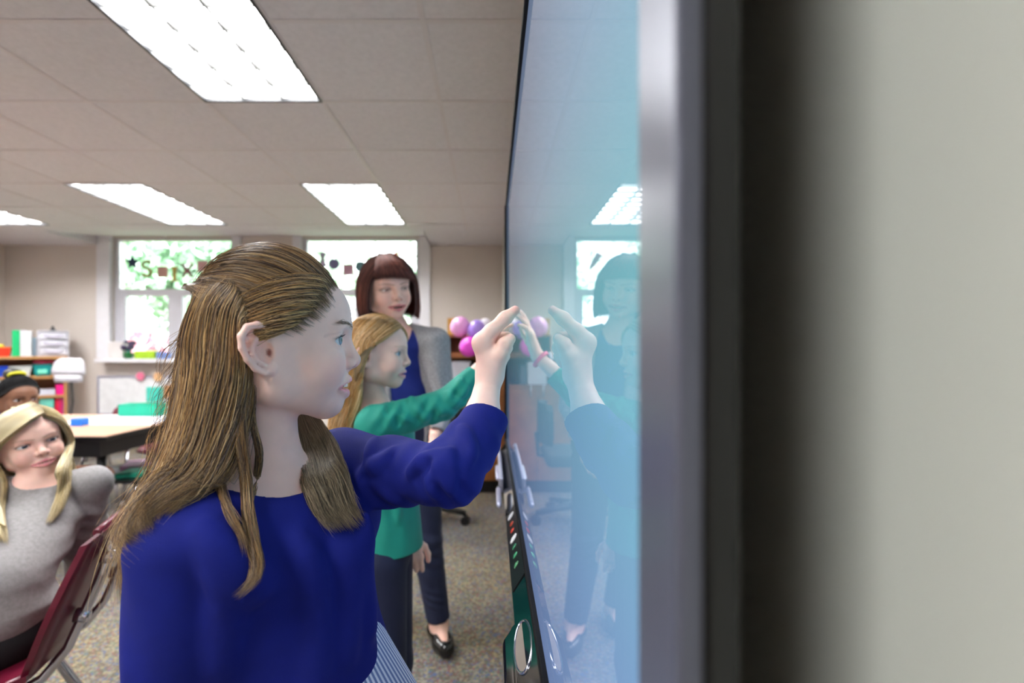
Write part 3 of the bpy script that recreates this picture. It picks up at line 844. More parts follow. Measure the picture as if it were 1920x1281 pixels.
# ------------------------------------------------------------------ outside the windows
rnd = random.Random(4)
struct(MB().box((-16, 6.1, -.3), (10, 30, -.02)).build('ground', cm('lawn', (96, 130, 70), .9, var=.2)))
M['leaf'] = mat('leaves', (168, 200, 170), .7, var=.3, vscale=3, spec=.2)
M['leaf_l'] = mat('pale_leaves', (202, 220, 202), .7, var=.25, vscale=3, spec=.2)
M['blossom'] = mat('pink_blossom', (232, 176, 190), .7, var=.2, vscale=5, spec=.2)
M['bark'] = mat('bark', (92, 76, 62), .9, var=.2, bump=.6, bscale=30)
def tree(name, label, c, rad, n, leaf, size, trunk=True, seed=1):
    g = np.random.default_rng(seed)
    t = thing(name, (c[0], c[1], 0), label, 'tree' if trunk else 'shrub', 'plants outside the windows')
    ctr = V3(*c)+g.normal(0, 1, (26, 3))*V3(*rad)*.5
    p = ctr[g.integers(0, 26, n)]+g.normal(0, 1, (n, 3))*V3(*rad)*.2
    p[:, 2] = np.maximum(p[:, 2], .08)
    u = g.normal(0, 1, (n, 3)); u /= np.linalg.norm(u, axis=1, keepdims=True); v = np.cross(u, g.normal(0, 1, (n, 3))); v /= np.linalg.norm(v, axis=1, keepdims=True)
    w = np.cross(u, v); s = size*(.6+.8*g.random((n, 1)))
    V = np.stack([p-u*s, p+v*s*.45+w*s*.12, p+u*s, p-v*s*.45+w*s*.12], 1).reshape(-1, 3)
    o = mesh_np('foliage', V, np.arange(4*n).reshape(n, 4), leaf, t, smooth=False)
    top = c[2]
    m = MB().tube([(c[0], c[1], -.05), (c[0]+.05, c[1], top*.5), (c[0]-.05, c[1], top)], [.13 if trunk else .04, .1 if trunk else .03, .03], 10)
    for k in range(6):
        a = k*1.05; z = top*(.45+.08*k); m.tube([(c[0], c[1], z), (c[0]+math.cos(a)*rad[0]*.7, c[1]+math.sin(a)*rad[1]*.7, z+rad[2]*.5)], [.04 if trunk else .015, .01], 6)
    m.build('trunk', M['bark'], t)
tree('tree', 'leafy tree outside the left window', (-6.6, 10.2, 2.7), (1.9, 1.2, 1.3), 3600, M['leaf'], .13, seed=2)
tree('tree', 'pale leafy tree outside, behind the foreground girl\'s head', (-5.0, 12.5, 3.4), (1.5, 1.2, 1.4), 2200, M['leaf_l'], .14, seed=3)
tree('tree', 'leafy tree outside the right window, behind the woman', (-1.35, 9.6, 2.3), (.55, .6, 1.1), 1300, M['leaf'], .085, seed=4)
tree('shrub', 'pink flowering shrub outside the lower left window', (-6.3, 8.9, 1.15), (.8, .5, .42), 1500, M['blossom'], .08, trunk=False, seed=5)
tree('shrub', 'low green shrub outside under the left window', (-6.0, 7.4, .55), (.8, .35, .3), 1200, M['leaf_l'], .08, trunk=False, seed=6)
# ------------------------------------------------------------------ paper cut-outs hanging in the windows
def cut(px, py, shape, rgb, label):
    c = P(px, py, 5.86); x, z = c[0], c[2]; y = 5.86; m = MB(); s_ = .065
    def prism(pts): m.prism([(x+a*s_, y, z+b*s_) for a, b in pts], (0, .004, 0))
    if shape == 'card': prism([(-1, -1.1), (1, -1), (.95, 1.1), (-1.05, 1)])
    elif shape == 'bar': prism([(-.7, -1.4), (.7, -1.4), (.7, -1.1), (.3, -1.1), (.3, 1.1), (.7, 1.1), (.7, 1.4), (-.7, 1.4), (-.7, 1.1), (-.3, 1.1), (-.3, -1.1), (-.7, -1.1)])
    elif shape == 'star': prism([(math.cos(PI/2+k*PI/5)*(1.5 if k % 2 == 0 else .7), math.sin(PI/2+k*PI/5)*(1.5 if k % 2 == 0 else .7)) for k in range(10)])
    elif shape == 'disc': prism([(math.cos(k*PI/10)*1.05, math.sin(k*PI/10)*1.05) for k in range(20)])
    elif shape == 'x': prism([(-1.2, -1.3), (-.7, -1.3), (0, -.4), (.7, -1.3), (1.2, -1.3), (.35, 0), (1.2, 1.3), (.7, 1.3), (0, .4), (-.7, 1.3), (-1.2, 1.3), (-.35, 0)])
    elif shape == 's':
        pts = [(.8, 1.0), (.2, 1.35), (-.6, 1.1), (-.7, .5), (0, .1), (.7, -.3), (.7, -1.0), (0, -1.35), (-.8, -1.0)]
        C_ = catmull([(a, b, 0) for a, b in pts], 28); w_ = .27
        T_ = np.gradient(C_, axis=0); T_ /= np.linalg.norm(T_, axis=1, keepdims=True); N_ = np.stack([-T_[:, 1], T_[:, 0]], 1)
        prism([tuple(C_[i, :2]+N_[i]*w_) for i in range(28)]+[tuple(C_[i, :2]-N_[i]*w_) for i in range(27, -1, -1)])
    elif shape == 'twist': prism([(-.8, 1.4), (.8, 1.4), (.3, .2), (.8, -1.2), (0, -1.5), (-.8, -1.2), (-.3, .2)])
    elif shape == 'kite': prism([(-1.4, 1.2), (-.2, 1.8), (1.1, -.6), (1.3, -1.9), (.1, -1.0)])
    o = tag(m.build('paper_cutout', cm('paper_%d_%d_%d' % rgb, rgb, .7), None), label, 'paper decoration', 'paper shapes strung across the windows')
    return o
ca = [(248, 492, 'star', (44, 56, 92), 'dark navy star in the left window'), (275, 504, 's', (150, 130, 60), 'olive S-shaped paper letter in the left window'),
      (305, 510, 'card', (206, 160, 150), 'pink paper square right of the S-shaped letter'), (327, 514, 'bar', (190, 150, 50), 'gold I-shaped paper letter in the left window'), (351, 508, 'x', (140, 80, 90), 'maroon X-shaped paper letter in the left window'), (380, 500, 'card', (214, 168, 172), 'pink paper square close to the girl\'s head')]
cb = [(605, 487, 'twist', (176, 164, 200), 'lilac paper figure in the right window'), (626, 495, 'disc', (120, 120, 160), 'blue-grey paper disc in the right window'), (653, 506, 'card', (196, 150, 170), 'pink and grey picture card in the right window'), (676, 500, 'disc', (90, 130, 136), 'teal paper disc half behind the woman\'s hair'), (746, 490, 'kite', (226, 110, 84), 'orange-red paper kite shape beside the woman\'s head')]
for a in ca+cb: cut(*a)
for pts, lab in (([(216, 487), (248, 478), (305, 496), (351, 494), (400, 484), (437, 478)], 'string of the paper shapes in the left window'), ([(570, 476), (605, 473), (653, 492), (700, 490), (746, 474), (785, 470)], 'string of the paper shapes in the right window')):
    tag(MB().tube([P(x, y, 5.868) for x, y in pts], .0022, 6).build('string', M['paper']), lab, 'string')

# ------------------------------------------------------------------ bookcase at the back left and what is on it
def box_at(x0, y0, x1, y1, Y, dep, m, name, label, cat, group=None, bevel=.006):
    a = P(x0, y1, Y); b = P(x1, y0, Y)
    return tag(MB().box((a[0], Y, a[2]), (b[0], Y+dep, b[2]), bevel).build(name, m), label, cat, group)
# (the bookcase stands askew in the corner: built square to the room, then turned about its front right edge)
BX0, BX1, BY, BTURN = -5.96, -4.935, 5.58, 41.0
YBK = BY+.30; n_before = set(COL.objects)
def bw(px):
    k = (CXP-px)/FPX; c_, s_ = math.cos(R(BTURN)), math.sin(R(BTURN)); return (BY*k+BX1)/(c_+s_*k)
def bX(px): return BX1-bw(px)
def bz(px, py): return EYE-(py-CYP)/FPX*(BY-math.sin(R(BTURN))*bw(px))
def zat(py, Y): return EYE-(py-CYP)/FPX*Y
bc = thing('bookcase', ((BX0+BX1)/2, BY+.15, 0), 'low oak bookcase against the back wall at the far left', 'bookcase')
for x in (BX0, BX1-.03): MB().box((x, BY, 0), (x+.03, YBK, zat(668, BY)-.035), .003).build('side_panel', M['wood'], bc)
MB().box((BX0, BY, 0), (BX1, BY+.04, .08)).build('plinth', M['wood'], bc)
MB().box((BX0, YBK-.008, .08), (BX1, YBK, zat(668, BY)-.035)).build('back_panel', M['wood_d'], bc)
SH = [zat(668, BY), zat(704, BY), zat(740, BY), zat(779, BY), .10]
for i, z in enumerate(SH): MB().box((BX0+(.03 if i else -.005), BY-(.0 if i else .01), z-.03), (BX1-(.03 if i else -.005), YBK-.009 if i else YBK, z), .003).build('shelf' if i else 'top', M['wood'], bc)
def sh(i, x0, x1, y0, m, name, label, cat, dep=.2, dy=.02, group=None, bevel=.006):
    Y = BY+dy; a = bX(x0); b = bX(x1)
    return tag(MB().box((a, Y, SH[i]), (b, Y+dep, bz((x0+x1)/2, y0)), bevel).build(name, m), label, cat, group)
def tub(i, x0, x1, y0, m, name, label, cat='tub', dep=.2, dy=.03, flare=.02, lidm=None):
    Y = BY+dy; a = bX(x0); b = bX(x1); z0 = SH[i]; z1 = bz((x0+x1)/2, y0); w = MB()
    bt = [(a+flare, Y+flare, z0), (b-flare, Y+flare, z0), (b-flare, Y+dep-flare, z0), (a+flare, Y+dep-flare, z0)]; tp = [(a, Y, z1), (b, Y, z1), (b, Y+dep, z1), (a, Y+dep, z1)]
    inn = [(a+.008, Y+.008, z1), (b-.008, Y+.008, z1), (b-.008, Y+dep-.008, z1), (a+.008, Y+dep-.008, z1)]; ib = [(p[0]+(.006 if k in (0, 3) else -.006), p[1]+(.006 if k < 2 else -.006), z0+.006) for k, p in enumerate(bt)]
    R_ = [[w.bm.verts.new(p) for p in r] for r in (bt, tp, inn, ib)]
    for r1, r2 in zip(R_, R_[1:]):
        for k in range(4): w.bm.faces.new((r1[k], r1[(k+1) % 4], r2[(k+1) % 4], r2[k]))
    w.bm.faces.new(R_[0][::-1]); w.bm.faces.new(R_[3])
    t = thing(name, ((a+b)/2, Y+dep/2, z0), label, cat)
    w.build('body', m, t)
    r = MB(); r.tube([V3(*p)+V3(0, 0, -.004) for p in tp], .006, 6, close=True); r.build('rim', lidm or m, t)
    return t
tub(0, -14, 20, 651, cm('red_plastic', (226, 60, 36), .4), 'storage_tub', 'red plastic tub on top of the bookcase', lidm=cm('orange_plastic', (240, 120, 40), .4))
tag(MB().box((bX(-8), BY+.08, SH[0]+.03), (bX(6), BY+.18, bz(0, 645)), .02).build('pencil_case', cm('yellow_cloth', (226, 190, 60), .7)), 'yellow pouch sticking out of the red tub', 'pouch')
def binder(x0, x1, y0, m, label, i=0, group='binders standing on the bookcase', cat='binder'):
    Y = BY+.03; a = bX(x0); b = bX(x1); z0, z1 = SH[i], bz((x0+x1)/2, y0)
    t = thing('binder', ((a+b)/2, Y+.12, z0), label, cat, group)
    w = MB(); th = .003
    w.box((a, Y, z0), (a+th, Y+.24, z1)).box((b-th, Y, z0), (b, Y+.24, z1)).box((a+th, Y, z0), (b-th, Y+th, z1))
    w.build('cover', m, t); MB().box((a+th, Y+th+.004, z0+.004), (b-th, Y+.22, z1-.008)).build('pages', M['paper'], t)
binder(22, 36.5, 619, cm('green_vinyl', (20, 176, 106), .4), 'bright green binder on top of the bookcase')
binder(37.5, 48, 619, M['white_p'], 'white binder on top of the bookcase next to the green one')
binder(48.5, 58.5, 620, cm('offwhite_vinyl', (214, 216, 218), .4), 'off-white binder between the white and the grey binders')
binder(60, 67.5, 633, cm('grey_vinyl', (112, 128, 140), .4), 'short grey binder beside the drawer unit')
t = thing('drawer_unit', (bX(99), BY+.14, SH[0]), 'small white plastic three-drawer unit on top of the bookcase', 'drawer unit')
a, b = bX(69), bX(129); z1 = bz(99, 620); hgt = (z1-SH[0])
w = MB(); w.box((a, BY+.03, SH[0]), (a+.012, BY+.28, z1)).box((b-.012, BY+.03, SH[0]), (b, BY+.28, z1)).box((a+.012, BY+.03, z1-.012), (b-.012, BY+.28, z1)).box((a+.012, BY+.03, SH[0]), (b-.012, BY+.28, SH[0]+.01)).box((a+.012, BY+.27, SH[0]+.01), (b-.012, BY+.28, z1-.012))
w.build('case', M['white_p'], t)
for k in range(3):
    za = SH[0]+.016+k*(hgt-.03)/3; zb = za+(hgt-.03)/3-.012
    d = MB().box((a+.016, BY+.022, za), (b-.016, BY+.26, zb), .008).build('drawer', M['white_p'], t)
    zc = (za+zb)/2; MB().tube([(a+.06, BY+.02, zc+.012), (a+.09, BY+.008, zc-.002), ((a+b)/2, BY+.006, zc-.010), (b-.09, BY+.008, zc-.002), (b-.06, BY+.02, zc+.012)], .006, 8).build('handle', cm('grey_lilac', (176, 168, 190), .4), d)
w = MB(); x_, z_ = bX(98), z1
w.lathe((x_, BY+.14, z_), [(.03, 0), (.032, .01), (.018, .025), (.012, .04), (.014, .05), (.004, .058)], 18)
tag(w.build('desk_bell', M['black']), 'small black bell on the white drawer unit', 'bell')
tub(1, -14, 14, 688, cm('blue_plastic', (24, 70, 190), .35), 'storage_tub', 'blue plastic tub at the left of the second shelf')
tub(1, 17, 59, 687, cm('clear_plastic', (206, 210, 208), .25), 'storage_tub', 'translucent white tub in the middle of the second shelf')
tub(1, 61, 97, 684, cm('teal_plastic', (16, 140, 140), .35), 'storage_tub', 'teal tub on the second shelf')
tag(MB().box((bX(70), BY+.025, SH[1]+.03), (bX(88), BY+.03, SH[1]+.075), .002).build('label_card', cm('mint_card', (120, 226, 190), .6)), 'mint card on the front of the teal tub', 'card')
tag(MB().ball((bX(81), BY+.13, SH[1]+.155), (.10, .08, .035)).build('plush_ball', cm('rose_cloth', (206, 70, 100), .8)), 'rose-red soft toy lying on the teal tub', 'toy')
sh(2, -6, 14, 713, M['paper'], 'paper_stack', 'white paper stack at the left of the third shelf', 'paper stack')
sh(2, 64, 103, 731, M['paper'], 'paper_stack', 'white papers on the third shelf above the seated girl', 'paper stack', bevel=.003)
tub(2, 104, 122, 722, cm('magenta_plastic', (232, 20, 130), .35), 'storage_tub', 'magenta tub at the right end of the third shelf', flare=.006)
sh(3, 74, 101, 749, cm('mint_folder', (110, 200, 180), .5), 'folder_stack', 'mint green folder box on the fourth shelf', 'folder')
for x0, x1, y0, rgb, nm in ((103.5, 110.5, 747, (226, 24, 70), 'red'), (111, 116.5, 747, (214, 40, 110), 'crimson-pink'), (117, 122, 748, (170, 60, 140), 'mauve')):
    binder(x0, x1, y0, cm('vinyl_'+nm, rgb, .4), nm+' binder on the fourth shelf of the bookcase', 3)
binder(-10, 0, 749, cm('navy_vinyl', (30, 40, 140), .4), 'navy binder at the left of the fourth shelf', 3)
tub(2, -14, -8, 722, cm('indigo_plastic', (40, 40, 170), .35), 'storage_tub', 'indigo tub at the left end of the third shelf', flare=.004)

piv = Matrix.Translation((BX1, BY, 0)); turn = piv @ Matrix.Rotation(R(BTURN), 4, 'Z') @ piv.inverted()
for o in list(COL.objects):
    if o not in n_before and o.parent is None: o.matrix_basis = turn @ o.matrix_basis

# white swivel chair standing in front of the bookcase end
ch = thing('swivel_chair', (P(129, 0, 5.2)[0], 5.2, 0), 'white plastic swivel chair in front of the bookcase', 'chair')
cx = P(129, 0, 5.2)[0]
def backrow(z, w_, y): return [(cx+w_*math.sin(t), y+.06*(1-math.cos(t)), z) for t in np.linspace(-1.2, 1.2, 13)]
g = MB(); za, zb = zat(700, 5.15), zat(672, 5.15)
g.grid([backrow(zat(703, 5.15), .19, 5.15), backrow(zat(696, 5.15), .195, 5.15), backrow(zat(685, 5.15), .18, 5.155), backrow(zat(677, 5.15), .155, 5.165), backrow(zat(672, 5.15), .115, 5.18)], (0, .014, 0))
g.build('backrest', M['white_p'], ch)
MB().grid([backrow(zat(717, 5.15), .155, 5.15), backrow(zat(710, 5.15), .16, 5.148), backrow(zat(704, 5.15), .165, 5.147)], (0, .02, 0)).build('lumbar_band', M['white_p'], ch)
MB().tube([(cx, 5.23, zat(705, 5.2)), (cx, 5.25, .62), (cx, 5.22, .46)], .009, 8).build('back_bar', M['black'], ch)
MB().box((cx-.22, 4.88, .43), (cx+.22, 5.28, .47), .02).build('seat', M['white_p'], ch)
MB().cyl((cx, 5.08, .08), (cx, 5.08, .43), .025).build('gas_column', M['chrome'], ch)
for k in range(5):
    a = k*2*PI/5; e = (cx+.27*math.cos(a), 5.08+.27*math.sin(a))
    l = MB().tube([(cx, 5.08, .10), (e[0], e[1], .075)], [.025, .014], 8).build('base_leg', M['white_p'], ch)
    MB().cyl((e[0]-.012, e[1], .026), (e[0]+.012, e[1], .026), .026, 14).build('caster', M['black'], l)

# ------------------------------------------------------------------ below the left window
t = thing('whiteboard', (P(258, 0, 5.86)[0], 5.86, zat(772, 5.86)), 'plain white board low on the back wall under the left window', 'whiteboard')
a, b = P(186, 775, 5.87), P(345, 708, 5.87)
MB().box((a[0], 5.87, a[2]), (b[0], 5.885, b[2])).build('panel', cm('board_white', (222, 222, 224), .25), t)
w = MB(); w.box((a[0]-.02, 5.862, b[2]), (b[0]+.02, 5.89, b[2]+.02)).box((a[0]-.02, 5.862, a[2]-.02), (b[0]+.02, 5.89, a[2])).box((a[0]-.02, 5.862, a[2]), (a[0], 5.89, b[2])).box((b[0], 5.862, a[2]), (b[0]+.02, 5.89, b[2]))
w.build('frame', M['silver'], t)
box_at(274, 726, 305, 754, 5.855, .012, cm('turquoise_paper', (70, 196, 176), .6), 'paper_sheet', 'turquoise paper square stuck on the low white board', 'paper sheet', bevel=.002)
box_at(307, 722, 334, 745, 5.855, .012, cm('orange_card', (206, 146, 96), .6), 'paper_sheet', 'orange-brown paper square stuck on the low white board', 'paper sheet', bevel=.002)
w = MB(); c = P(263, 706, 5.84)
for k in range(6): w.ball((c[0]+.03*math.cos(k*1.047), 5.84, c[2]+.03*math.sin(k*1.047)), (.026, .012, .026), 10, 8)
tag(w.build('paper_flower', cm('pink_paper', (226, 120, 150), .7)), 'pink paper flower on the wall under the window', 'paper flower')
w = MB(); c = P(296, 707, 5.84)
for k in range(6): w.ball((c[0]+.032*math.cos(k*1.047), 5.84, c[2]+.032*math.sin(k*1.047)), (.026, .012, .026), 10, 8)
tag(w.build('paper_flower', cm('apricot_paper', (236, 190, 140), .7)), 'apricot paper flower on the wall under the window', 'paper flower')
# window sill
ZS = SILL-.005
def sill(x0, x1, y0, m, name, label, cat, dep=.1, bevel=.01):
    a, b = P(x0, 0, 5.78)[0], P(x1, 0, 5.78)[0]
    return tag(MB().box((a, 5.77, ZS), (b, 5.77+dep, zat(y0, 5.78)), bevel).build(name, m), label, cat)
sill(203, 231, 641, cm('cream_box', (214, 208, 206), .5), 'box', 'cream box at the left end of the window sill', 'box')
t = thing('potted_plant', (P(241, 0, 5.8)[0], 5.8, ZS), 'dark purple flowering pot plant on the window sill', 'potted plant'); x_ = P(241, 0, 5.8)[0]
MB().lathe((x_, 5.8, ZS), [(.035, 0), (.05, .07), (.052, .075), (.045, .075)], 18).build('pot', cm('green_pot', (30, 120, 60), .4), t)
w = MB()
for k in range(16): w.ball((x_+rnd.uniform(-.06, .06), 5.8+rnd.uniform(-.04, .04), ZS+.1+rnd.uniform(0, .11)), (.026, .024, .022), 8, 6)
w = w.build('flowers', cm('dark_purple', (70, 56, 90), .6), t); w['kind'] = 'stuff'
w = MB()
for k in range(8): w.tube([(x_, 5.8, ZS+.06), (x_+rnd.uniform(-.05, .07), 5.8+rnd.uniform(-.03, .03), ZS+.14)], [.008, .003], 5)
w = w.build('stems', cm('teal_leaf', (30, 160, 140), .5), t); w['kind'] = 'stuff'
sill(252, 291, 658, cm('lime_tray', (160, 200, 40), .45), 'tray', 'lime green tray on the window sill', 'tray')
sill(293, 312, 660, cm('pale_blue_box', (120, 150, 210), .45), 'box', 'pale blue box on the window sill', 'box')
sill(570, 600, 650, cm('sill_book', (200, 150, 120), .5), 'box', 'tan box on the right window sill, hidden behind the girl\'s head', 'box')

# ------------------------------------------------------------------ table on the left with chairs and papers
TX0, TX1, TY0, TY1, TZ = -3.75, -2.09, 2.60, 3.48, .72
tb = thing('classroom_table', ((TX0+TX1)/2, 3.04, 0), 'tan laminate classroom table with black underframe on the left', 'table')
MB().box((TX0, TY0, TZ-.022), (TX1, TY1, TZ), .006).build('table_top', M['tan'], tb)
MB().box((TX0-.002, TY0-.004, TZ-.03), (TX1+.002, TY1+.004, TZ-.006), .004).build('edge_band', M['black'], tb)
w = MB(); w.box((TX0+.08, TY0+.06, TZ-.13), (TX1-.08, TY0+.08, TZ-.03)).box((TX0+.08, TY1-.08, TZ-.13), (TX1-.08, TY1-.06, TZ-.03)).box((TX0+.08, TY0+.08, TZ-.13), (TX0+.10, TY1-.08, TZ-.03)).box((TX1-.10, TY0+.08, TZ-.13), (TX1-.08, TY1-.08, TZ-.03)).box((TX0+.10, TY0+.08, TZ-.13), (TX1-.10, TY1-.08, TZ-.12))
w.build('apron', M['dark'], tb)
for x in (TX0+.12, TX1-.12):
    for y in (TY0+.12, TY1-.12):
        l = MB().cyl((x, y, .03), (x, y, TZ-.03), .024).build('leg', M['black'], tb)
        MB().lathe((x, y, 0), [(.026, 0), (.026, .02), (.018, .03)], 14).build('glide', M['chrome'], l)
def flat(pts, z, m, name, label, cat, th=.003): return tag(MB().prism([(x, y, z) for x, y in pts], (0, 0, th)).build(name, m), label, cat)
flat([(-2.75, 2.98), (-2.12, 2.98), (-2.12, 3.42), (-2.75, 3.42)], TZ, M['paper'], 'poster_paper', 'large white paper sheet on the right end of the table', 'paper sheet')
flat([(-3.05, 2.80), (-2.60, 2.86), (-2.62, 2.95), (-3.06, 2.89)], TZ, M['paper'], 'paper_strip', 'narrow white paper strip on the table by the blue box', 'paper sheet')
a = P(147, 0, 2.95)[0]
tag(MB().box((a-.035, 2.93, TZ), (a+.035, 2.99, TZ+.045), .006).build('sticky_note_box', cm('bright_blue', (24, 110, 220), .4)), 'small bright blue box on the table', 'box')
tub_t = thing('storage_bin', (P(262, 0, 3.44)[0], 3.44, TZ), 'low green bin on the far edge of the table', 'bin')
a, b = P(226, 0, 3.38)[0], P(298, 0, 3.38)[0]; z1 = zat(759, 3.38)
w = MB(); w.box((a, 3.36, TZ), (b, 3.368, z1)).box((a, 3.46, TZ), (b, 3.468, z1)).box((a, 3.368, TZ), (a+.008, 3.46, z1)).box((b-.008, 3.368, TZ), (b, 3.46, z1)).box((a+.008, 3.368, TZ), (b-.008, 3.46, TZ+.006))
w.build('walls', cm('jade_plastic', (16, 176, 140), .4), tub_t); MB().tube([(a, 3.36, z1), (b, 3.36, z1), (b, 3.468, z1), (a, 3.468, z1)], .005, 6, close=True).build('rim', cm('jade_plastic', (16, 176, 140), .4), tub_t)

# school chair: moulded shell on a chromed tube frame. built at the origin facing +x, then set down
def school_chair(loc, az, label, group=None, shell=None, recline=14, hb=.40):
    t = thing('school_chair', (0, 0, 0), label, 'chair', group); sm = shell or M['maroon']
    SZ = .43; rec = math.tan(R(recline)); W = .205
    def bx(z): return -.17-(z-SZ)*rec
    rows = []
    for k, z in enumerate(np.linspace(SZ+.035, SZ+hb, 9)):
        u = k/8; hw = W*(.86+.14*math.sin(PI*min(1, u*1.2)))*(1 if u < .9 else .93)
        rows.append([(bx(z)-.035*math.cos(v*1.45)+(.012 if k == 8 else 0)*-1, hw*v, z-.018*(abs(v)**3)*(u > .9)) for v in np.linspace(-1, 1, 13)])
    MB().grid(rows, (-.014, 0, .003)).build('backrest', sm, t)
    MB().tube([rows[-1][k] for k in range(13)], .010, 8).build('top_rim', sm, t)
    seat = []
    for u in np.linspace(0, 1, 9):
        x = -.205+.42*u; dz = .03*(1-u)**3*1.1-.025*max(0, u-.8)*5*(u-.8)*5
        seat.append([(x, W*v*(.92+.08*math.sin(PI*u)), SZ+dz+.016*abs(v)**2.5) for v in np.linspace(-1, 1, 11)])
    MB().grid(seat, (0, 0, -.012)).build('seat', sm, t)
    for s_ in (1, -1):
        y = s_*.115
        MB().tube([(.0, y, SZ-.022), (-.16, y, SZ-.022), (-.205, y, SZ+.0), (bx(SZ+.06)-.058, y, SZ+.06), (bx(SZ+.2)-.060, y, SZ+.2), (bx(SZ+hb*.78)-.056, y*.96, SZ+hb*.78), (bx(SZ+hb*.85)-.030, y*.94, SZ+hb*.85)], .0105, 12).build('back_tube', M['chrome'], t)
        for z in (SZ+.13, SZ+.26): MB().lathe((bx(z)-.056, y, z), [(.016, -.012), (.016, .012), (.008, .018)], 12, (-1, 0, -.2)).build('rivet', M['chrome'], t)
        y2 = s_*.165
        for x0, x1 in ((.12, .23), (-.10, -.27)):
            l = MB().tube([(x0*.3, y2*.75, SZ-.025), (x0, y2*.92, SZ-.035), (x1, y2*1.15, .02)], .0125, 12).build('leg', M['chrome'], t)
            MB().lathe((x1, y2*1.15, 0), [(.017, 0), (.017, .022), (.012, .035)], 12).build('glide', M['white_p'], l)
    t.location = loc; t.rotation_euler = (0, 0, R(az)); return t
CH1 = school_chair((-1.262, 1.130, 0), -158, 'maroon plastic chair with chrome frame under the blond girl in grey', recline=21, hb=.35)
def put(src, loc, az, label):
    r = copy_tree(src, loc, label); r.rotation_euler = (0, 0, R(az)); return r
CH2 = school_chair((-2.50, 3.85, 0), -92, 'maroon chair behind the table, right of the green bin', 'maroon chairs round the table', hb=.29)
put(CH2, (-3.02, 3.87, 0), -85, 'maroon chair behind the table, left of the green bin')
put(CH2, (-2.62, 2.20, 0), 60, 'maroon chair of the girl with dark hair')
# low rack with papers under the table end
t = thing('book_rack', (-2.42, 3.2, 0), 'low black rack holding papers under the table', 'rack')
MB().box((-2.66, 2.95, .36), (-2.18, 3.40, .38), .004).build('shelf', M['black'], t)
for x in (-2.64, -2.20):
    for y in (2.97, 3.38): MB().cyl((x, y, 0), (x, y, .36), .009, 10).build('leg', M['chrome'], t)
for i, (x, y, w_, d_, rgb, lab) in enumerate([(-2.52, 3.1, .20, .26, (226, 226, 240), 'white papers on the rack under the table'), (-2.30, 3.12, .16, .2, (40, 180, 150), 'jade green folder on the rack under the table'), (-2.40, 3.28, .18, .2, (206, 150, 190), 'pink folder at the back of the rack under the table')]):
    tag(MB().box((x-w_/2, y-d_/2, .38), (x+w_/2, y+d_/2, .395+.012*i), .002, rot=Matrix.Rotation(.2*i, 3, 'Z')).build('folder', cm('folder_%d' % i, rgb, .5)), lab, 'folder')

# ------------------------------------------------------------------ oak cupboard with balloons behind the woman
CY = 3.98; CX0, CX1 = -.62, .115; CT = zat(665, CY)
t = thing('oak_cupboard', ((CX0+CX1)/2, CY+.2, 0), 'brown oak cupboard with open shelf at the end of the whiteboard', 'cupboard')
MB().box((CX0, CY+.03, 0), (CX1, CY+.45, .1)).build('plinth', M['black'], t)
for x in (CX0, CX1-.025): MB().box((x, CY+.005, .1), (x+.025, CY+.45, CT-.03), .002).build('side_panel', M['wood_d'], t)
MB().box((CX0-.005, CY-.01, CT-.03), (CX1+.005, CY+.46, CT), .004).build('top', M['wood_d'], t)
MB().box((CX0+.025, CY+.44, .1), (CX1-.025, CY+.45, CT-.03)).build('back_panel', M['wood_d'], t)
ZM = zat(722, CY)
MB().box((CX0+.025, CY+.005, ZM-.025), (CX1-.025, CY+.44, ZM)).build('shelf', M['wood_d'], t)
for x0, x1 in ((CX0+.027, (CX0+CX1)/2-.002), ((CX0+CX1)/2+.002, CX1-.027)):
    d = MB().box((x0, CY-.012, .105), (x1, CY+.006, ZM-.03), .003).build('door', M['wood_d'], t)
    hx = x1-.05 if x0 < -.4 else x0+.05
    MB().tube([(hx, CY-.012, .80), (hx, CY-.035, .81), (hx, CY-.035, .89), (hx, CY-.012, .90)], .005, 8).build('handle', M['chrome'], d)
def cub(x0, x1, y0, m, name, label, cat, dy=.03, dep=.25, z0=None, bevel=.005):
    Y = CY+dy; return tag(MB().box((P(x0, 0, Y)[0], Y, ZM if z0 is None else z0), (P(x1, 0, Y)[0], Y+dep, zat(y0, Y)), bevel).build(name, m), label, cat)
cub(846, 882, 678, M['paper'], 'paper_stack', 'stack of white paper on the cupboard shelf', 'paper stack')
cub(884, 897, 684, cm('slate', (70, 78, 92), .5), 'box', 'slate grey box on the cupboard shelf behind the green sleeve', 'box')
for i, (x0, x1, y0, rgb, nm) in enumerate(((925, 929, 686, (206, 160, 90), 'ochre'), (930, 933.5, 684, (150, 96, 50), 'brown'), (934, 938, 688, (222, 190, 120), 'pale yellow'), (938.5, 942, 685, (120, 130, 90), 'olive'))):
    cub(x0, x1, y0, cm('book_'+nm.replace(' ', '_'), rgb, .6), 'book', nm+' book standing on the cupboard shelf by the whiteboard', 'book', dep=.2, bevel=.002)
hb = thing('wooden_crate', (P(880, 0, CY+.2)[0], CY+.3, CT), 'open wooden crate behind the balloons on the cupboard', 'crate')
a, b, z1 = P(836, 0, CY+.2)[0], P(930, 0, CY+.2)[0], zat(628, CY+.2)
for lo, hi, nm in (((a, CY+.2, CT), (b, CY+.42, CT+.015), 'bottom'), ((a, CY+.2, z1-.015), (b, CY+.42, z1), 'top'), ((a, CY+.2, CT+.015), (a+.015, CY+.42, z1-.015), 'side'), ((b-.015, CY+.2, CT+.015), (b, CY+.42, z1-.015), 'side'), ((a+.015, CY+.405, CT+.015), (b-.015, CY+.42, z1-.015), 'back'), (((a+b)/2-.01, CY+.2, CT+.015), ((a+b)/2+.01, CY+.405, z1-.015), 'divider')):
    MB().box(lo, hi, .002).build(nm, M['wood_d'], hb)
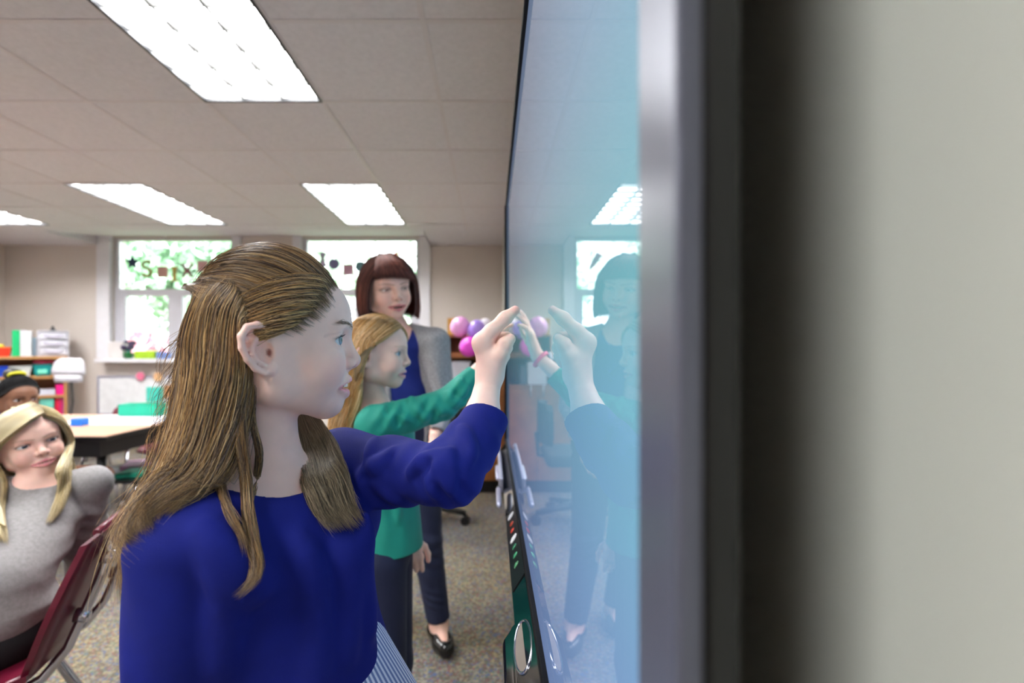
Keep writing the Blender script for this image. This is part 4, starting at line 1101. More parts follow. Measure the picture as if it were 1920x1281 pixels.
cz = P(850, 600, CY+.25)
tag(MB().box((cz[0]-.05, CY+.22, z1), (cz[0]+.03, CY+.3, zat(597, CY+.25)), .004).build('gift_box', cm('gold_paper', (200, 150, 70), .35, metal=.4)), 'gold box on the crate left of the pink balloon', 'box')
def balloon(px, py, Y, r, rgb, label, zb):
    c = P(px, py, Y); t = thing('balloon', tuple(c), label, 'balloon', 'balloons on the cupboard')
    m = cm('balloon_%d_%d_%d' % rgb, rgb, .15, spec=.6)
    pr = [(max(.004, r*math.sin(a)*(1-.10*max(0, -math.cos(a)))), -r*1.12*math.cos(a)) for a in np.linspace(.06, PI-.02, 22)]
    MB().lathe(c, pr, 28, (.3, -.6, .74)).build('skin', m, t)
    e = c-unit(V3(.3, -.6, .74))*r*1.13
    MB().lathe(e, [(.010, -.012), (.004, 0), (.010, .006)], 12, (.3, -.6, .74)).build('knot', m, t)
balloon(863, 613, 3.96, .082, (240, 170, 226), 'pale pink balloon, upper left of the balloon cluster', 0)
balloon(894, 618, 3.92, .076, (172, 140, 232), 'lilac balloon in the middle of the cluster', 0)
balloon(909, 612, 4.12, .066, (232, 228, 236), 'white balloon behind the lilac one', 0)
balloon(880, 650, 3.86, .078, (236, 80, 214), 'magenta balloon, lowest of the cluster', 0)
balloon(958, 612, 3.98, .070, (244, 150, 214), 'rose balloon beside the end of the whiteboard', 0)

# black office chair half hidden behind the woman
OX, OY = P(796, 0, 3.30)[0], 3.32
t = thing('office_chair', (OX, OY, 0), 'black office chair half hidden behind the woman', 'chair')
MB().cyl((OX, OY, .09), (OX, OY, .42), .028).build('gas_column', M['black'], t)
for k in range(5):
    a = R(-12+72*k); e = (OX+.29*math.cos(a), OY+.29*math.sin(a))
    l = MB().tube([(OX, OY, .115), (OX+.15*math.cos(a), OY+.15*math.sin(a), .10), (e[0], e[1], .078)], [.034, .024, .018], 10).build('base_leg', M['black'], t)
    c_ = MB()
    for q in (-.016, .016): c_.cyl((e[0]-math.sin(a)*(q-.009), e[1]+math.cos(a)*(q-.009), .029), (e[0]-math.sin(a)*(q+.009), e[1]+math.cos(a)*(q+.009), .029), .029, 16)
    c_.tube([(e[0], e[1], .029), (e[0], e[1], .075)], .008, 8)
    c_.build('caster', M['black'], l)
MB().box((OX-.23, OY-.23, .42), (OX+.23, OY+.23, .50), .04, seg=4).build('seat', cm('black_fabric', (24, 24, 28), .9), t)
g = MB(); bk = []
for z, w_ in ((.55, .18), (.62, .215), (.72, .22), (.78, .20), (.82, .15)): bk.append([(OX+.17+.05*math.cos(v*1.3), OY+w_*v, z) for v in np.linspace(-1, 1, 11)])
g.grid(bk, (.045, 0, .01)); g.build('backrest', cm('black_fabric', (24, 24, 28), .9), t)
MB().tube([(OX+.10, OY, .44), (OX+.26, OY, .46), (OX+.275, OY, .62)], .016, 8).build('back_bar', M['black'], t)
# ------------------------------------------------------------------ girl in the foreground, pointing at the screen
SKIN = V3(.92, .61, .52)
def LINE(az):
    a = np.abs(az); return (np.interp(a, [0, 15, 30, 45, 60, 75, 90, 110, 130, 180], [38, 37, 33, 26, 14, 4, -6, -20, -40, -48]))
def hero():
    H = Head(P(520, 640, .60)-V3(0, 0, EYE-EYE+P(520, 640, .60)[2]-EYE), 24, 0, 0, 1.0)
    root = thing('person', (-.27, .61, 0), 'girl in royal blue top in the foreground, in profile, pointing at the screen', 'person')
    f = V3(.819, -.574, 0); l = V3(.574, .819, 0)
    shR, shL = V3(-.322, .500, .975), P(655, 868, .715)
    elR, wrR = V3(-.322, .488, .745), V3(-.285, .430, .560)
    elL, wrL = P(846, 890, .585), P(917, 708, .70)
    nb = V3(-.283, .602, 1.005)
    # --- body
    S = SDF()
    head_sdf(S, H, mouth=.0056, lips=((.0868, -.0372), (.0790, -.0556)))
    S.cap(H.w(-.019, 0, -.02), nb+V3(.0, 0, 0), .038, .042, .010)
    S.cap(nb+V3(0, 0, .01), nb+V3(0, 0, -.03), .045, .055, .03)
    S.cap(V3(-.265, .60, .95), V3(-.265, .60, .84), .072, .066, .02, wide=(l, 1.4))
    S.cap(V3(-.265, .60, .84), V3(-.268, .61, .70), .068, .080, .02, wide=(l, 1.35))
    S.cap(nb+V3(0, 0, -.02), shR+V3(.01, .01, .008), .036, .036, .03); S.cap(nb+V3(0, 0, -.02), shL-l*.015, .036, .036, .03)
    S.cap(V3(-.265, .60, .965)-l*.07, V3(-.265, .60, .965)+l*.07, .060, .060, .03)
    S.cap(shR, elR, .040, .031); S.cap(elR, wrR, .030, .021)
    S.cap(shL, elL, .040, .030); S.cap(elL, P(905, 775, .665), .029, .0225); S.cap(P(905, 775, .665), wrL, .0225, .0175)
    L = .150
    hand(S, wrR, V3(.25, -.25, -.93), V3(.6, .7, 0), V3(.75, -.6, 0), L, RELAX, [(.6, .6, .3), (.9, .3, .2), (1, 0, .2)])
    # pointing hand: the finger chain is laid out joint by joint
    k = .005
    kn = [P(904, 643, .690), P(906, 640, .707), P(909, 643, .722), P(914, 650, .735)]
    for q, a, b in zip(kn, (.0135, .0135, .013, .012), (.0125, .0125, .012, .011)):
        S.cap(wrL+(q-kn[1])*.5+V3(.001, 0, .004), q, a, b, .012)
    S.cap(kn[0], kn[3], .0115, .0105, .012)
    S.chain([kn[0], P(921, 622, .690), P(947, 597, .692), P(966, 582, .694)], [.0120, .0105, .0092, .0068], .007)
    S.chain([kn[1], P(934, 634, .712), P(950, 634, .705), P(944, 650, .702), P(930, 655, .703)], [.0105, .0095, .0085, .0082, .007], k)
    S.chain([kn[2], P(936, 646, .727), P(950, 652, .720), P(944, 666, .716), P(930, 668, .716)], [.010, .0092, .0084, .008, .007], k)
    S.chain([kn[3], P(934, 658, .738), P(946, 668, .732), P(940, 680, .728), P(930, 680, .727)], [.0092, .0084, .0076, .0072, .0065], k)
    S.cap(P(920, 700, .694), P(931, 672, .688), .0165, .0135, .014)
    S.chain([P(926, 690, .690), P(936, 668, .684), P(947, 646, .683), P(957, 636, .688)], [.0145, .0115, .0100, .0078], .005)
    S.cap(P(921, 690, .70), P(930, 668, .70), .014, .013, .012)
    # legs and feet (below the picture)
    for sd, px_ in ((1, .075), (-1, -.075)):
        hip = V3(-.268, .61, .68)+l*px_; kne = hip+V3(.01, -.005, -.33)+l*sd*.0; ank = V3(kne[0]-.005, kne[1]+.01, .06)
        S.cap(hip, kne, .070, .045, .02); S.cap(kne, ank, .043, .027); S.cap(ank+V3(0, 0, -.025), ank+f*.12+V3(0, 0, -.04), .026, .02, .02)
    BROW = (.50, .34, .25)
    def skin(V):
        c = paint_vertices(V, H, SKIN, BROW, (LINE, V3(.20, .125, .07)))
        for q, r, cl, a in ((P(968, 580, .694), .013, V3(.86, .36, .36), .6), (P(936, 636, .690), .012, V3(.80, .45, .40), .35), (P(957, 634, .686), .010, V3(.85, .45, .42), .35), (P(905, 640, .685), .014, V3(.85, .48, .42), .3)):
            w = a*np.clip(1-((V-q)**2).sum(1)/r**2, 0, 1)[:, None]; c = c*(1-w)+cl*w
        return c
    body = bake(S, .0019, 'body', M['skin'], root, skin)
    make_eyes(H, body, (.14, .24, .30), (1, -.42, .04))
    t = MB()
    for i in range(-3, 4): 
        c = H.w(.0835-.0011*i*i*.5, i*.0052, -.0430); t.box(Vector(c)-Vector((.0012, .0024, .0040)), Vector(c)+Vector((.0012, .0024, .0040)), .0008, rot=Matrix(H.R.tolist()))
    tb = t.build('teeth', cm('teeth', (240, 236, 228), .25), body); tb['kind'] = 'stuff'
    # --- top
    T = SDF(); c0 = V3(-.265, .60, 0)
    T.cap(c0+V3(0, 0, .945), c0+V3(0, 0, .88), .078, .080, .03, wide=(l, 1.45))
    T.cap(c0+V3(0, 0, .90), c0+f*.012+V3(0, 0, .725), .082, .118, .04, wide=(l, 1.32))
    T.cap(c0+V3(0, 0, .965)-l*.07, c0+V3(0, 0, .965)+l*.07, .066, .066, .04)
    T.cap(nb+V3(0, 0, -.022), shR+V3(.01, .01, .006), .046, .048, .03); T.cap(nb+V3(0, 0, -.022), shL-l*.015, .046, .048, .03)
    T.cap(shR, elR, .051, .045, .008); T.cap(elR, elR+(wrR-elR)*.75, .045, .036, .02)
    T.cap(shL-l*.01, P(745, 884, .655), .050, .043, .02); T.cap(P(745, 884, .655), elL, .043, .0365, .02)
    T.cap(elL, P(880, 838, .625), .037, .036, .014); T.cap(P(880, 838, .625), P(911, 783, .660), .036, .0315, .01)
    # folds
    T.fold(P(842, 905, .56), unit(V3(.9, -.3, .35)), .024, .0022, .040, 0, 1.6)
    T.fold(P(800, 860, .60), V3(.8, -.3, -.6), .034, .0020, .045, 1, .8)
    T.fold(P(720, 880, .65), V3(.45, -.4, .8), .040, .0022, .055, 2, .8)
    T.fold(P(890, 845, .62), V3(.75, .3, .45), .034, .0018, .040, .5, 1.0)
    T.fold(P(690, 930, .64), V3(.75, -.5, .5), .050, .0030, .060, .4, .6)
    T.fold(P(410, 1050, .53), V3(.85, -.5, .25), .075, .0050, .075, .6, .3)
    T.fold(P(430, 1200, .55), V3(.9, -.3, .2), .08, .006, .10, 2.2, .3)
    T.fold(P(650, 1180, .58), V3(.85, -.6, .05), .07, .0045, .13, 0, .1)
    T.fold(P(560, 1260, .52), V3(.85, -.6, .05), .085, .0045, .12, 1, .1)
    crease(T, [[(838, 848), (824, 878), (813, 905), (815, 926)], [(843, 852), (839, 885), (848, 917)], [(832, 850), (797, 864), (768, 884)], [(702, 824), (691, 860), (681, 898), (683, 922)], [(738, 842), (716, 868), (690, 884)], [(866, 802), (879, 836), (876, 872)]], .66, .0026, .014)
    crease(T, [[(560, 1010), (588, 1100), (600, 1200), (596, 1275)], [(688, 965), (672, 1060), (690, 1180)], [(405, 1045), (424, 1100), (420, 1180), (411, 1275)], [(382, 992), (440, 1060), (484, 1104)], [(640, 1010), (652, 1100), (650, 1230)]], .60, .0028, .026)
    # neckline, cuffs, hem
    T.cap(nb+V3(0, 0, .09)+f*.012, nb+V3(0, 0, -.006)+f*.012, .062, .056, .006, wide=(l, 1.42), sub=True)
    u = unit(wrL-P(880, 838, .625)); T.cap(P(903, 797, .652), P(930, 745, .68), .0235, .0245, .003, sub=True)
    T.half(P(911, 783, .660)+u*.002, u, .09)
    T.cap(c0+V3(0, 0, .72), c0+V3(0, 0, .80), .108, .090, .004, wide=(l, 1.32), sub=True)
    T.half(c0+V3(0, 0, .775), V3(f[0]*-.12, f[1]*-.12, -1), .28)
    top = bake(T, .0027, 'top', M['navy'], root)
    K = SDF()
    K.cap(c0+V3(0, 0, .84), c0+f*.06+V3(.03, 0, .47), .085, .19, .02, wide=(l, 1.3)); K.half(c0+V3(0, 0, .46), V3(0, 0, -1), .4); K.cap(c0+V3(0, 0, .60), c0+f*.06+V3(.03, 0, .40), .095, .19, .01, wide=(l, 1.3), sub=True)
    K.half(c0+V3(0, 0, .835), V3(0, 0, 1), .3)
    a = np.arctan2
    bake(K, .006, 'striped_skirt', M['stripe'], root)
    # --- hair
    hair = Hair(5, [lin(c) for c in ((150, 114, 70), (104, 76, 54), (178, 142, 90), (78, 58, 46), (166, 126, 74), (132, 112, 92), (204, 172, 122), (62, 46, 40), (148, 126, 100))], .00027)
    cen = H.w(-.005, 0, .03)
    tie = (-.082, 0, .070)
    # swept-back top: hairline points on both temples to the tie at the back
    hl = [(-.012, -.079, .016), (.012, -.074, .024), (.030, -.068, .036), (.046, -.060, .052), (.060, -.050, .068), (.071, -.036, .081), (.077, -.018, .087), (.0785, 0, .089), (.077, .018, .087), (.071, .036, .081), (.060, .050, .068), (.046, .060, .052), (.030, .068, .036), (.012, .074, .024), (-.012, .079, .016)]
    line = LINE
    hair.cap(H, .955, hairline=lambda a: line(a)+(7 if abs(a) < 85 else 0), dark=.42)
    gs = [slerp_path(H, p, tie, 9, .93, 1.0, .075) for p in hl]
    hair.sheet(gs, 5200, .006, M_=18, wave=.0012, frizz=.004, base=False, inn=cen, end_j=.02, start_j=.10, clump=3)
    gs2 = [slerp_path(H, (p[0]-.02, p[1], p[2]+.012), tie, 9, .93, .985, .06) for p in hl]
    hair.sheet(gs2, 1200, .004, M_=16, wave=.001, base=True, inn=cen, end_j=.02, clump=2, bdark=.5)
    beh = (-.046, -.080, .012)
    tm = [slerp_path(H, p, q, 7, .925, 1.015, .055) for p, q in ((hl[6], (-.060, -.070, .050)), (hl[5], (-.056, -.074, .040)), (hl[4], (-.050, -.078, .030)), (hl[3], (-.044, -.080, .020)), (hl[2], (-.036, -.082, .010)), (hl[1], (-.034, -.082, .004)))]
    hair.sheet(tm, 520, .004, M_=16, wave=.0015, frizz=.004, base=False, inn=cen, end_j=.15, start_j=.4, clump=3, dark=1.5)
    # fine short hairs at the temple
    for _ in range(150):
        g = hair.rg; i = int(g.integers(0, 6)); t = g.random(); p = V3(*hl[i])*(1-t)+V3(*hl[i+1])*t
        p = p+V3(.004*g.random()+.010*g.random()*(i in (1, 2, 3)), 0, -.010*g.random()*(i in (1, 2, 3)))
        q = V3(*tie)+g.normal(0, .012, 3)
        hair.lock(slerp_path(H, p, q, 9, .955, 1.005, .035)[:5+int(4*g.random())], [.0022, .0022, .0016, .0008], 6, M_=12, wave=.0015, core=False, rs=.0002)
    HS = SDF().ell(H.w(0, 0, .033), V3(.0925, .083, .096), H.R)
    hp_ = lambda px, py, Y: snap(HS, px, py, Y, .002, .42)
    # long hair down the back and over the near shoulder
    sp = lambda px, py, Y: snap(T, px, py, Y, .005)
    back = [[hp_(376, 532, .585), hp_(366, 560, .585), hp_(352, 625, .58), P(336, 740, .57), P(314, 860, .555), P(282, 950, .535), P(258, 1005, .52), P(244, 1060, .505), P(238, 1100, .50), P(238, 1146, .495)],
            [hp_(382, 520, .575), hp_(375, 560, .565), hp_(366, 625, .555), P(350, 740, .545), P(322, 860, .530), P(278, 940, .515), sp(252, 985, .505), sp(246, 1000, .50), sp(262, 996, .50), sp(290, 985, .50)],
            [hp_(392, 508, .565), hp_(392, 560, .548), hp_(386, 625, .532), P(372, 740, .522), P(344, 850, .512), P(300, 925, .505), sp(268, 965, .50), sp(262, 985, .50), sp(275, 990, .50), sp(300, 983, .50)],
            [hp_(405, 500, .555), hp_(415, 555, .535), hp_(410, 630, .520), P(396, 740, .512), P(370, 840, .508), P(334, 905, .50), sp(300, 945, .495), sp(275, 965, .495), sp(268, 978, .49), sp(285, 980, .49)],
            [hp_(420, 500, .553), hp_(436, 560, .530), hp_(434, 640, .517), P(420, 740, .512), P(400, 830, .510), P(372, 890, .503), sp(335, 930, .50), sp(310, 950, .495), sp(290, 965, .49), sp(300, 975, .49)],
            [hp_(440, 515, .548), hp_(452, 580, .528), hp_(452, 660, .520), P(440, 750, .518), P(425, 830, .515), P(408, 880, .51), sp(378, 915, .505), sp(345, 935, .50), sp(325, 950, .50), sp(318, 962, .49)],
            [hp_(452, 560, .538), hp_(462, 640, .533), P(468, 700, .535), P(462, 770, .535), P(450, 830, .53), P(436, 870, .525), sp(412, 905, .52), sp(392, 920, .515), sp(372, 930, .51), sp(350, 945, .51)]]
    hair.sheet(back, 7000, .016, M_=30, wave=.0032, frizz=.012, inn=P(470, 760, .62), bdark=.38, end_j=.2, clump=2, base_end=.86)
    inner = [[P(390, 540, .60), P(378, 640, .60), P(360, 760, .60), P(345, 860, .60), P(330, 930, .60)], [P(420, 560, .64), P(420, 660, .64), P(410, 780, .63), P(400, 880, .62), P(390, 930, .62)], [P(470, 580, .66), P(470, 680, .66), P(465, 780, .65), P(455, 860, .64), P(445, 900, .63)]]
    hair.sheet(inner, 900, .016, M_=16, inn=P(470, 760, .60), bdark=.3, dark=.75)
    for pts, rad, n in [
        ([P(458, 690, .528), P(448, 760, .522), P(452, 830, .515), sp(462, 900, .52), sp(466, 960, .52), sp(474, 1020, .51), sp(482, 1060, .51), sp(474, 1092, .51), sp(440, 1120, .51)], [.006, .008, .008, .007, .0065, .006, .007, .006, .001], 420),
        ([P(440, 700, .522), P(420, 780, .517), P(408, 850, .512), sp(412, 910, .515), sp(430, 960, .515), sp(452, 1000, .51), sp(462, 1040, .51)], [.006, .006, .005, .0045, .004, .003, .001], 200),
        ([P(470, 740, .535), P(476, 800, .535), P(486, 850, .545), sp(480, 905, .55), sp(466, 950, .53), sp(462, 990, .52)], [.004, .004, .004, .003, .003, .001], 130),
        ([hp_(446, 640, .525), P(432, 690, .516), P(420, 760, .512), P(404, 830, .508), P(384, 880, .505), sp(352, 925, .50), sp(312, 965, .49)], [.005, .008, .009, .008, .008, .007, .001], 420),
        ([hp_(462, 645, .530), P(446, 690, .518), P(436, 750, .514), P(424, 820, .512), P(398, 880, .507), sp(360, 930, .50)], [.004, .007, .007, .007, .006, .001], 320),
        ([hp_(400, 560, .545), hp_(384, 660, .53), P(366, 760, .525), P(336, 860, .515), P(300, 930, .505), sp(262, 985, .50)], [.006, .010, .010, .010, .009, .001], 420),
        ([hp_(385, 560, .57), hp_(362, 660, .565), P(344, 760, .555), P(320, 870, .54), P(276, 970, .52), P(248, 1040, .50), P(236, 1100, .495), P(238, 1146, .492)], [.006, .010, .010, .009, .007, .005, .004, .002], 420)]:
        hair.lock(pts, rad, n, wave=.003)
    # flyaways behind her back
    for _ in range(70):
        g = hair.rg; y0 = 600+330*g.random(); x0 = 352-.16*(y0-600)-max(0, y0-820)*.35
        hair.lock([P(x0+15, y0-80, .56), P(x0, y0, .56), P(x0-18-30*g.random(), y0+30+40*g.random(), .56), P(x0-25-45*g.random(), y0+70+70*g.random(), .555)], [.002, .003, .006, .006], 3, wave=.004, core=False, rs=.0002, M_=16)
    ash = [lin(c) for c in ((150, 132, 104), (128, 110, 86), (172, 152, 122), (112, 98, 78))]
    pal0 = hair.pal; hair.pal = np.array(ash)
    fr = [[P(540, 768, .655), P(548, 800, .650), sp(556, 850, .63), sp(566, 905, .62), sp(582, 955, .615), sp(602, 988, .61), sp(622, 1000, .61)],
          [P(556, 770, .665), P(566, 800, .66), sp(570, 850, .64), sp(580, 910, .63), sp(596, 955, .625), sp(618, 985, .62), sp(640, 998, .62)],
          [P(565, 768, .67), P(580, 800, .665), sp(592, 850, .645), sp(602, 905, .635), sp(616, 950, .63), sp(638, 982, .625), sp(660, 994, .62)],
          [P(575, 768, .675), P(598, 800, .67), sp(616, 850, .65), sp(626, 905, .64), sp(636, 945, .635), sp(656, 975, .63), sp(680, 988, .63)],
          [P(585, 768, .68), P(616, 805, .672), sp(640, 850, .655), sp(652, 900, .645), sp(658, 935, .64), sp(668, 960, .635), sp(686, 978, .63)]]
    def ease(g):
        q = catmull(g, 26)
        for _ in range(14): q[1:-1] = q[:-2]*.25+q[1:-1]*.5+q[2:]*.25
        return drape(T, q, .004, 26)
    fr = [ease(g) for g in fr]
    hair.sheet(fr, 1500, .012, M_=24, wave=.002, frizz=.006, inn=P(590, 860, .72), bdark=.5, end_j=.18, clump=2, base_end=.9)
    hair.pal = pal0
    hb = hair.build(M['hair'], root)
    MB().tube([H.w(-.074, -.018, .068), H.w(-.083, 0, .073), H.w(-.075, .018, .068)], [.007, .011, .007], 10).build('hair_tie', M['black'], hb)
    # brow and lash hairs
    b = Hair(9, [lin((146, 112, 92))], .00018)
    for y in (1, -1):
        for _ in range(110):
            t = b.rg.random(); q = V3(0, y*(.013+.038*t), .0295+.006*math.sin(t*2.2)-.002*t+b.rg.normal(0, .0010)); q[0] = H.surf(q[1], q[2])+.0014
            b.lock([H.w(*q), H.w(*(q+V3(-.0035, y*.0038, .0012))), H.w(*(q+V3(-.006, y*.0065, .0002)))], [.0002, .0002], 1, M_=6, core=False, wave=.0003)
    b.build(M['hair'], body, 'eyebrow')
    b = Hair(10, [lin((60, 44, 38))], .00013)
    for y in (1, -1):
        for t in np.linspace(-1, 1, 30):
            q = V3(.0732-.0030*t*t-.0045*max(t, 0), y*(.0335+.0125*t), .0132+.0058*(1-t*t)**.6)
            b.lock([H.w(*q), H.w(*(q+V3(.004, y*.0010*t, .0006))), H.w(*(q+V3(.0052, y*.0018*t, .0022)))], [.0001, .0001], 1, M_=6, core=False, wave=0)
    b.build(M['hair'], body, 'eyelash')
    return root
M['navy'] = mat('royal_blue_jersey', (13, 24, 110), .85, var=.05, vscale=50, bump=.15, bscale=900, spec=.25)
def stripe_mat():
    m = mat('striped_cotton', (205, 210, 225), .8, var=.03)
    nt = m.node_tree; b = nt.nodes['Principled BSDF']; L = nt.links.new
    tc = nt.nodes.new('ShaderNodeTexCoord'); mp = nt.nodes.new('ShaderNodeMapping'); mp.inputs['Location'].default_value = (.265, -.60, 0); L(tc.outputs['Object'], mp.inputs[0])
    g = nt.nodes.new('ShaderNodeTexGradient'); g.gradient_type = 'RADIAL'; L(mp.outputs[0], g.inputs[0])
    mu = nt.nodes.new('ShaderNodeMath'); mu.operation = 'MULTIPLY'; mu.inputs[1].default_value = 110; L(g.outputs[1], mu.inputs[0])
    fr = nt.nodes.new('ShaderNodeMath'); fr.operation = 'FRACT'; L(mu.outputs[0], fr.inputs[0])
    rp = nt.nodes.new('ShaderNodeValToRGB'); e = rp.color_ramp.elements
    e[0].position = .42; e[0].color = tuple(lin((226, 228, 236)))+(1,); e[1].position = .56; e[1].color = tuple(lin((112, 128, 170)))+(1,)
    L(fr.outputs[0], rp.inputs[0]); L(rp.outputs[0], b.inputs['Base Color']); return m
M['stripe'] = stripe_mat()
hero()
# ------------------------------------------------------------------ the other people
def mirror(g): return [(x, -y, z) for x, y, z in g]
def hair_sheets(H, hair, sets, n, S=None, **k):
    for gs, cnt in sets:
        W = [[H.w(*p) for p in g] for g in gs]
        if S is not None: W = [drape(S, w) for w in W]
        hair.sheet(W, cnt, inn=H.w(0, 0, 0), **k)
PANTS = cm('navy_denim', (20, 28, 58), .85, bump=.2, bscale=500)

def green_girl():
    H = Head(P(704, 670, 1.25), 4, -2, 0, .90)
    root = thing('person', (-.28, 1.27, 0), 'blond girl in a green long-sleeved top reaching to the screen', 'person')
    f, l = V3(1, 0, 0), V3(0, 1, 0)
    nb = P(700, 770, 1.26); c0 = V3(-.283, 1.27, 0)
    shR, shL = P(704, 797, 1.165), V3(-.275, 1.375, .985)
    elR, wrR = P(830, 760, 1.20), P(924, 668, 1.25)
    elL, wrL = V3(-.255, 1.40, .80), P(770, 1000, 1.345)
    S = SDF(); head_sdf(S, H, mouth=.003, lid=.0058)
    S.cap(H.w(-.018, 0, -.02), nb, .034, .037, .010); S.cap(nb, nb-Z*.05, .042, .055, .03)
    S.cap(c0+Z*.95, c0+Z*.82, .070, .062, .02, wide=(l, 1.4)); S.cap(c0+Z*.82, c0+Z*.66, .060, .068, .02, wide=(l, 1.05))
    S.cap(nb-Z*.02, shR, .034, .036, .03); S.cap(nb-Z*.02, shL, .034, .036, .03)
    S.cap(shR, elR, .036, .028); S.cap(elR, wrR, .027, .0165)
    S.cap(shL, elL, .036, .028); S.cap(elL, wrL, .027, .017)
    hand(S, wrR, unit(V3(.30, .05, .95)), unit(V3(.95, 0, -.30)), unit(V3(0, 1, 0)), .125, [(4, 6, 4), (2, 8, 6), (8, 18, 10), (14, 26, 14)], [(.7, .7, .2), (.9, .3, .2), (1, .1, .1)], spread=.12)
    hand(S, wrL, V3(.10, -.10, -1), V3(-.2, 1, 0), V3(1, .1, 0), .13, RELAX, [(.6, .6, .3), (.9, .3, .2), (1, 0, .2)])
    for s_ in (1, -1):
        hip = c0+l*s_*.045+Z*.64; kn = hip+V3(.015, 0, -.31); an = kn+V3(-.02, 0, -.27)
        S.cap(hip, kn, .056, .042, .02); S.cap(kn, an, .043, .027); S.cap(an-Z*.025, an+f*.11-Z*.035, .024, .02, .02)
    sk = V3(.86, .57, .465)
    body = bake(S, .0026, 'body', M['skin'], root, lambda V: paint_vertices(V, H, sk, (.50, .34, .20), lash=.3))
    make_eyes(H, body, (.20, .30, .38), (1, -.35, .03))
    T = SDF()
    T.cap(c0+Z*.955, c0+Z*.86, .078, .078, .03, wide=(l, 1.4)); T.cap(c0+Z*.88, c0+V3(.006, 0, .66), .078, .095, .03, wide=(l, 1.02))
    T.cap(nb-Z*.022, shR, .043, .046, .03); T.cap(nb-Z*.022, shL, .043, .046, .03)
    T.cap(shR, elR, .047, .037, .015); T.cap(elR, elR+(P(893, 702, 1.235)-elR), .037, .028, .012)
    T.cap(shL, elL, .045, .036, .015); T.cap(elL, elL+(wrL-elL)*.75, .036, .026, .01)
    for q, d, wl, am, r_ in ((P(735, 775, 1.13), V3(.8, 0, -.5), .03, .0035, .05), (P(800, 775, 1.16), V3(.75, 0, -.65), .028, .0035, .05), (P(860, 740, 1.19), V3(.6, .2, -.75), .024, .003, .05), (P(745, 960, 1.2), V3(.95, .1, .1), .045, .002, .10), (P(700, 880, 1.18), V3(.7, 0, .7), .05, .005, .08)): T.fold(q, d, wl, am, r_, .5, .8)
    crease(T, [[(735, 752), (746, 775), (772, 791)], [(770, 747), (785, 770), (802, 786)], [(812, 744), (821, 764), (846, 772)], [(838, 737), (850, 754), (870, 756)], [(706, 762), (726, 786), (737, 806)], [(862, 716), (870, 740)], [(742, 830), (748, 900), (744, 980)]], 1.25, .0036, .018, .9)
    T.cap(nb+Z*.08, nb-Z*.006, .050, .047, .005, wide=(l, 1.15), sub=True)
    u = unit(wrR-elR); T.half(P(893, 702, 1.235), u, .07); T.cap(P(888, 708, 1.232), wrR, .021, .022, .003, sub=True)
    T.half(c0+Z*.665, -Z, .3); T.cap(c0+Z*.60, c0+Z*.685, .084, .080, .003, wide=(l, 1.02), sub=True)
    bake(T, .0036, 'top', mat('green_jersey', (8, 138, 120), .75, bump=.15, bscale=700, sheen=.1), root)
    K = SDF()
    K.cap(c0+Z*.80, c0+Z*.66, .066, .074, .02, wide=(l, 1.02))
    for s_ in (1, -1):
        hip = c0+l*s_*.045+Z*.64; kn = hip+V3(.015, 0, -.31); an = kn+V3(-.02, 0, -.27)
        K.cap(hip, kn, .066, .050, .015); K.cap(kn, an, .052, .042, .01)
        K.half(an+Z*.012, -Z, .08)
        sh_ = SDF(); sh_.cap(an-Z*.03, an+f*.115-Z*.038, .031, .027, .02); sh_.half(V3(an[0]+.05, an[1], .002), -Z, .2)
        bake(sh_, .004, 'shoe', cm('grey_canvas', (90, 96, 110), .7), root)
    bake(K, .005, 'jeans', PANTS, root)
    # watch
    w = unit(wrR-elR); a = unit(np.cross(w, V3(0, 1, 0))); b_ = np.cross(w, a); q = wrR-w*.012
    wt = MB().tube([q+(a*math.cos(t)+b_*math.sin(t))*.0215 for t in np.linspace(0, 2*PI, 21)[:-1]], .0055, 8, close=True).build('wristwatch', cm('pink_rubber', (240, 70, 130), .4), root)
    dq = q-unit(V3(.95, 0, -.30))*.022
    MB().lathe(dq, [(.012, 0), (.012, .006), (.009, .008)], 20, tuple(-unit(V3(.95, 0, -.30)))).build('watch_face', cm('watch_white', (236, 232, 240), .2), wt)
    hair = Hair(21, [lin(c) for c in ((210, 164, 98), (186, 138, 74), (228, 190, 130), (160, 116, 62), (242, 214, 166))], .0006)
    hair.cap(H, .965, hairline=lambda a: LINE(a)+8, dark=.6)
    rs_ = [[(.074, .010, .092), (.070, -.034, .084), (.046, -.068, .060), (.012, -.082, .036), (-.018, -.089, .016), (-.036, -.088, -.02), (-.030, -.080, -.07), (-.026, -.075, -.13), (-.045, -.08, -.20), (-.055, -.09, -.27)],
           [(.050, .010, .112), (.045, -.040, .100), (.022, -.076, .050), (-.006, -.088, .005), (-.020, -.088, -.05), (-.032, -.085, -.11), (-.055, -.088, -.18), (-.07, -.09, -.27)],
           [(.015, .010, .127), (.005, -.055, .102), (-.025, -.084, .035), (-.045, -.085, -.03), (-.060, -.083, -.10), (-.08, -.085, -.18), (-.09, -.085, -.28)],
           [(-.02, .005, .124), (-.050, -.045, .098), (-.075, -.060, .03), (-.085, -.06, -.05), (-.095, -.06, -.13), (-.105, -.06, -.29)],
           [(-.04, .0, .116), (-.078, -.01, .08), (-.092, -.015, .02), (-.098, -.015, -.06), (-.105, 0, -.15), (-.112, 0, -.29)]]
    ls_ = [[(.074, .010, .092), (.085, .028, .074), (.083, .050, .046), (.062, .074, .016), (.030, .084, -.02), (.0, .08, -.07), (-.020, .075, -.13), (-.045, .08, -.20), (-.055, .09, -.27)]]+[mirror(g) for g in rs_[1:]]
    hair_sheets(H, hair, [(rs_, 3200), (ls_, 1800)], 0, S=T, thick=.012, M_=26, wave=.003, frizz=.006, bdark=.6, start_j=.06, clump=2)
    hair.build(M['hair'], root)

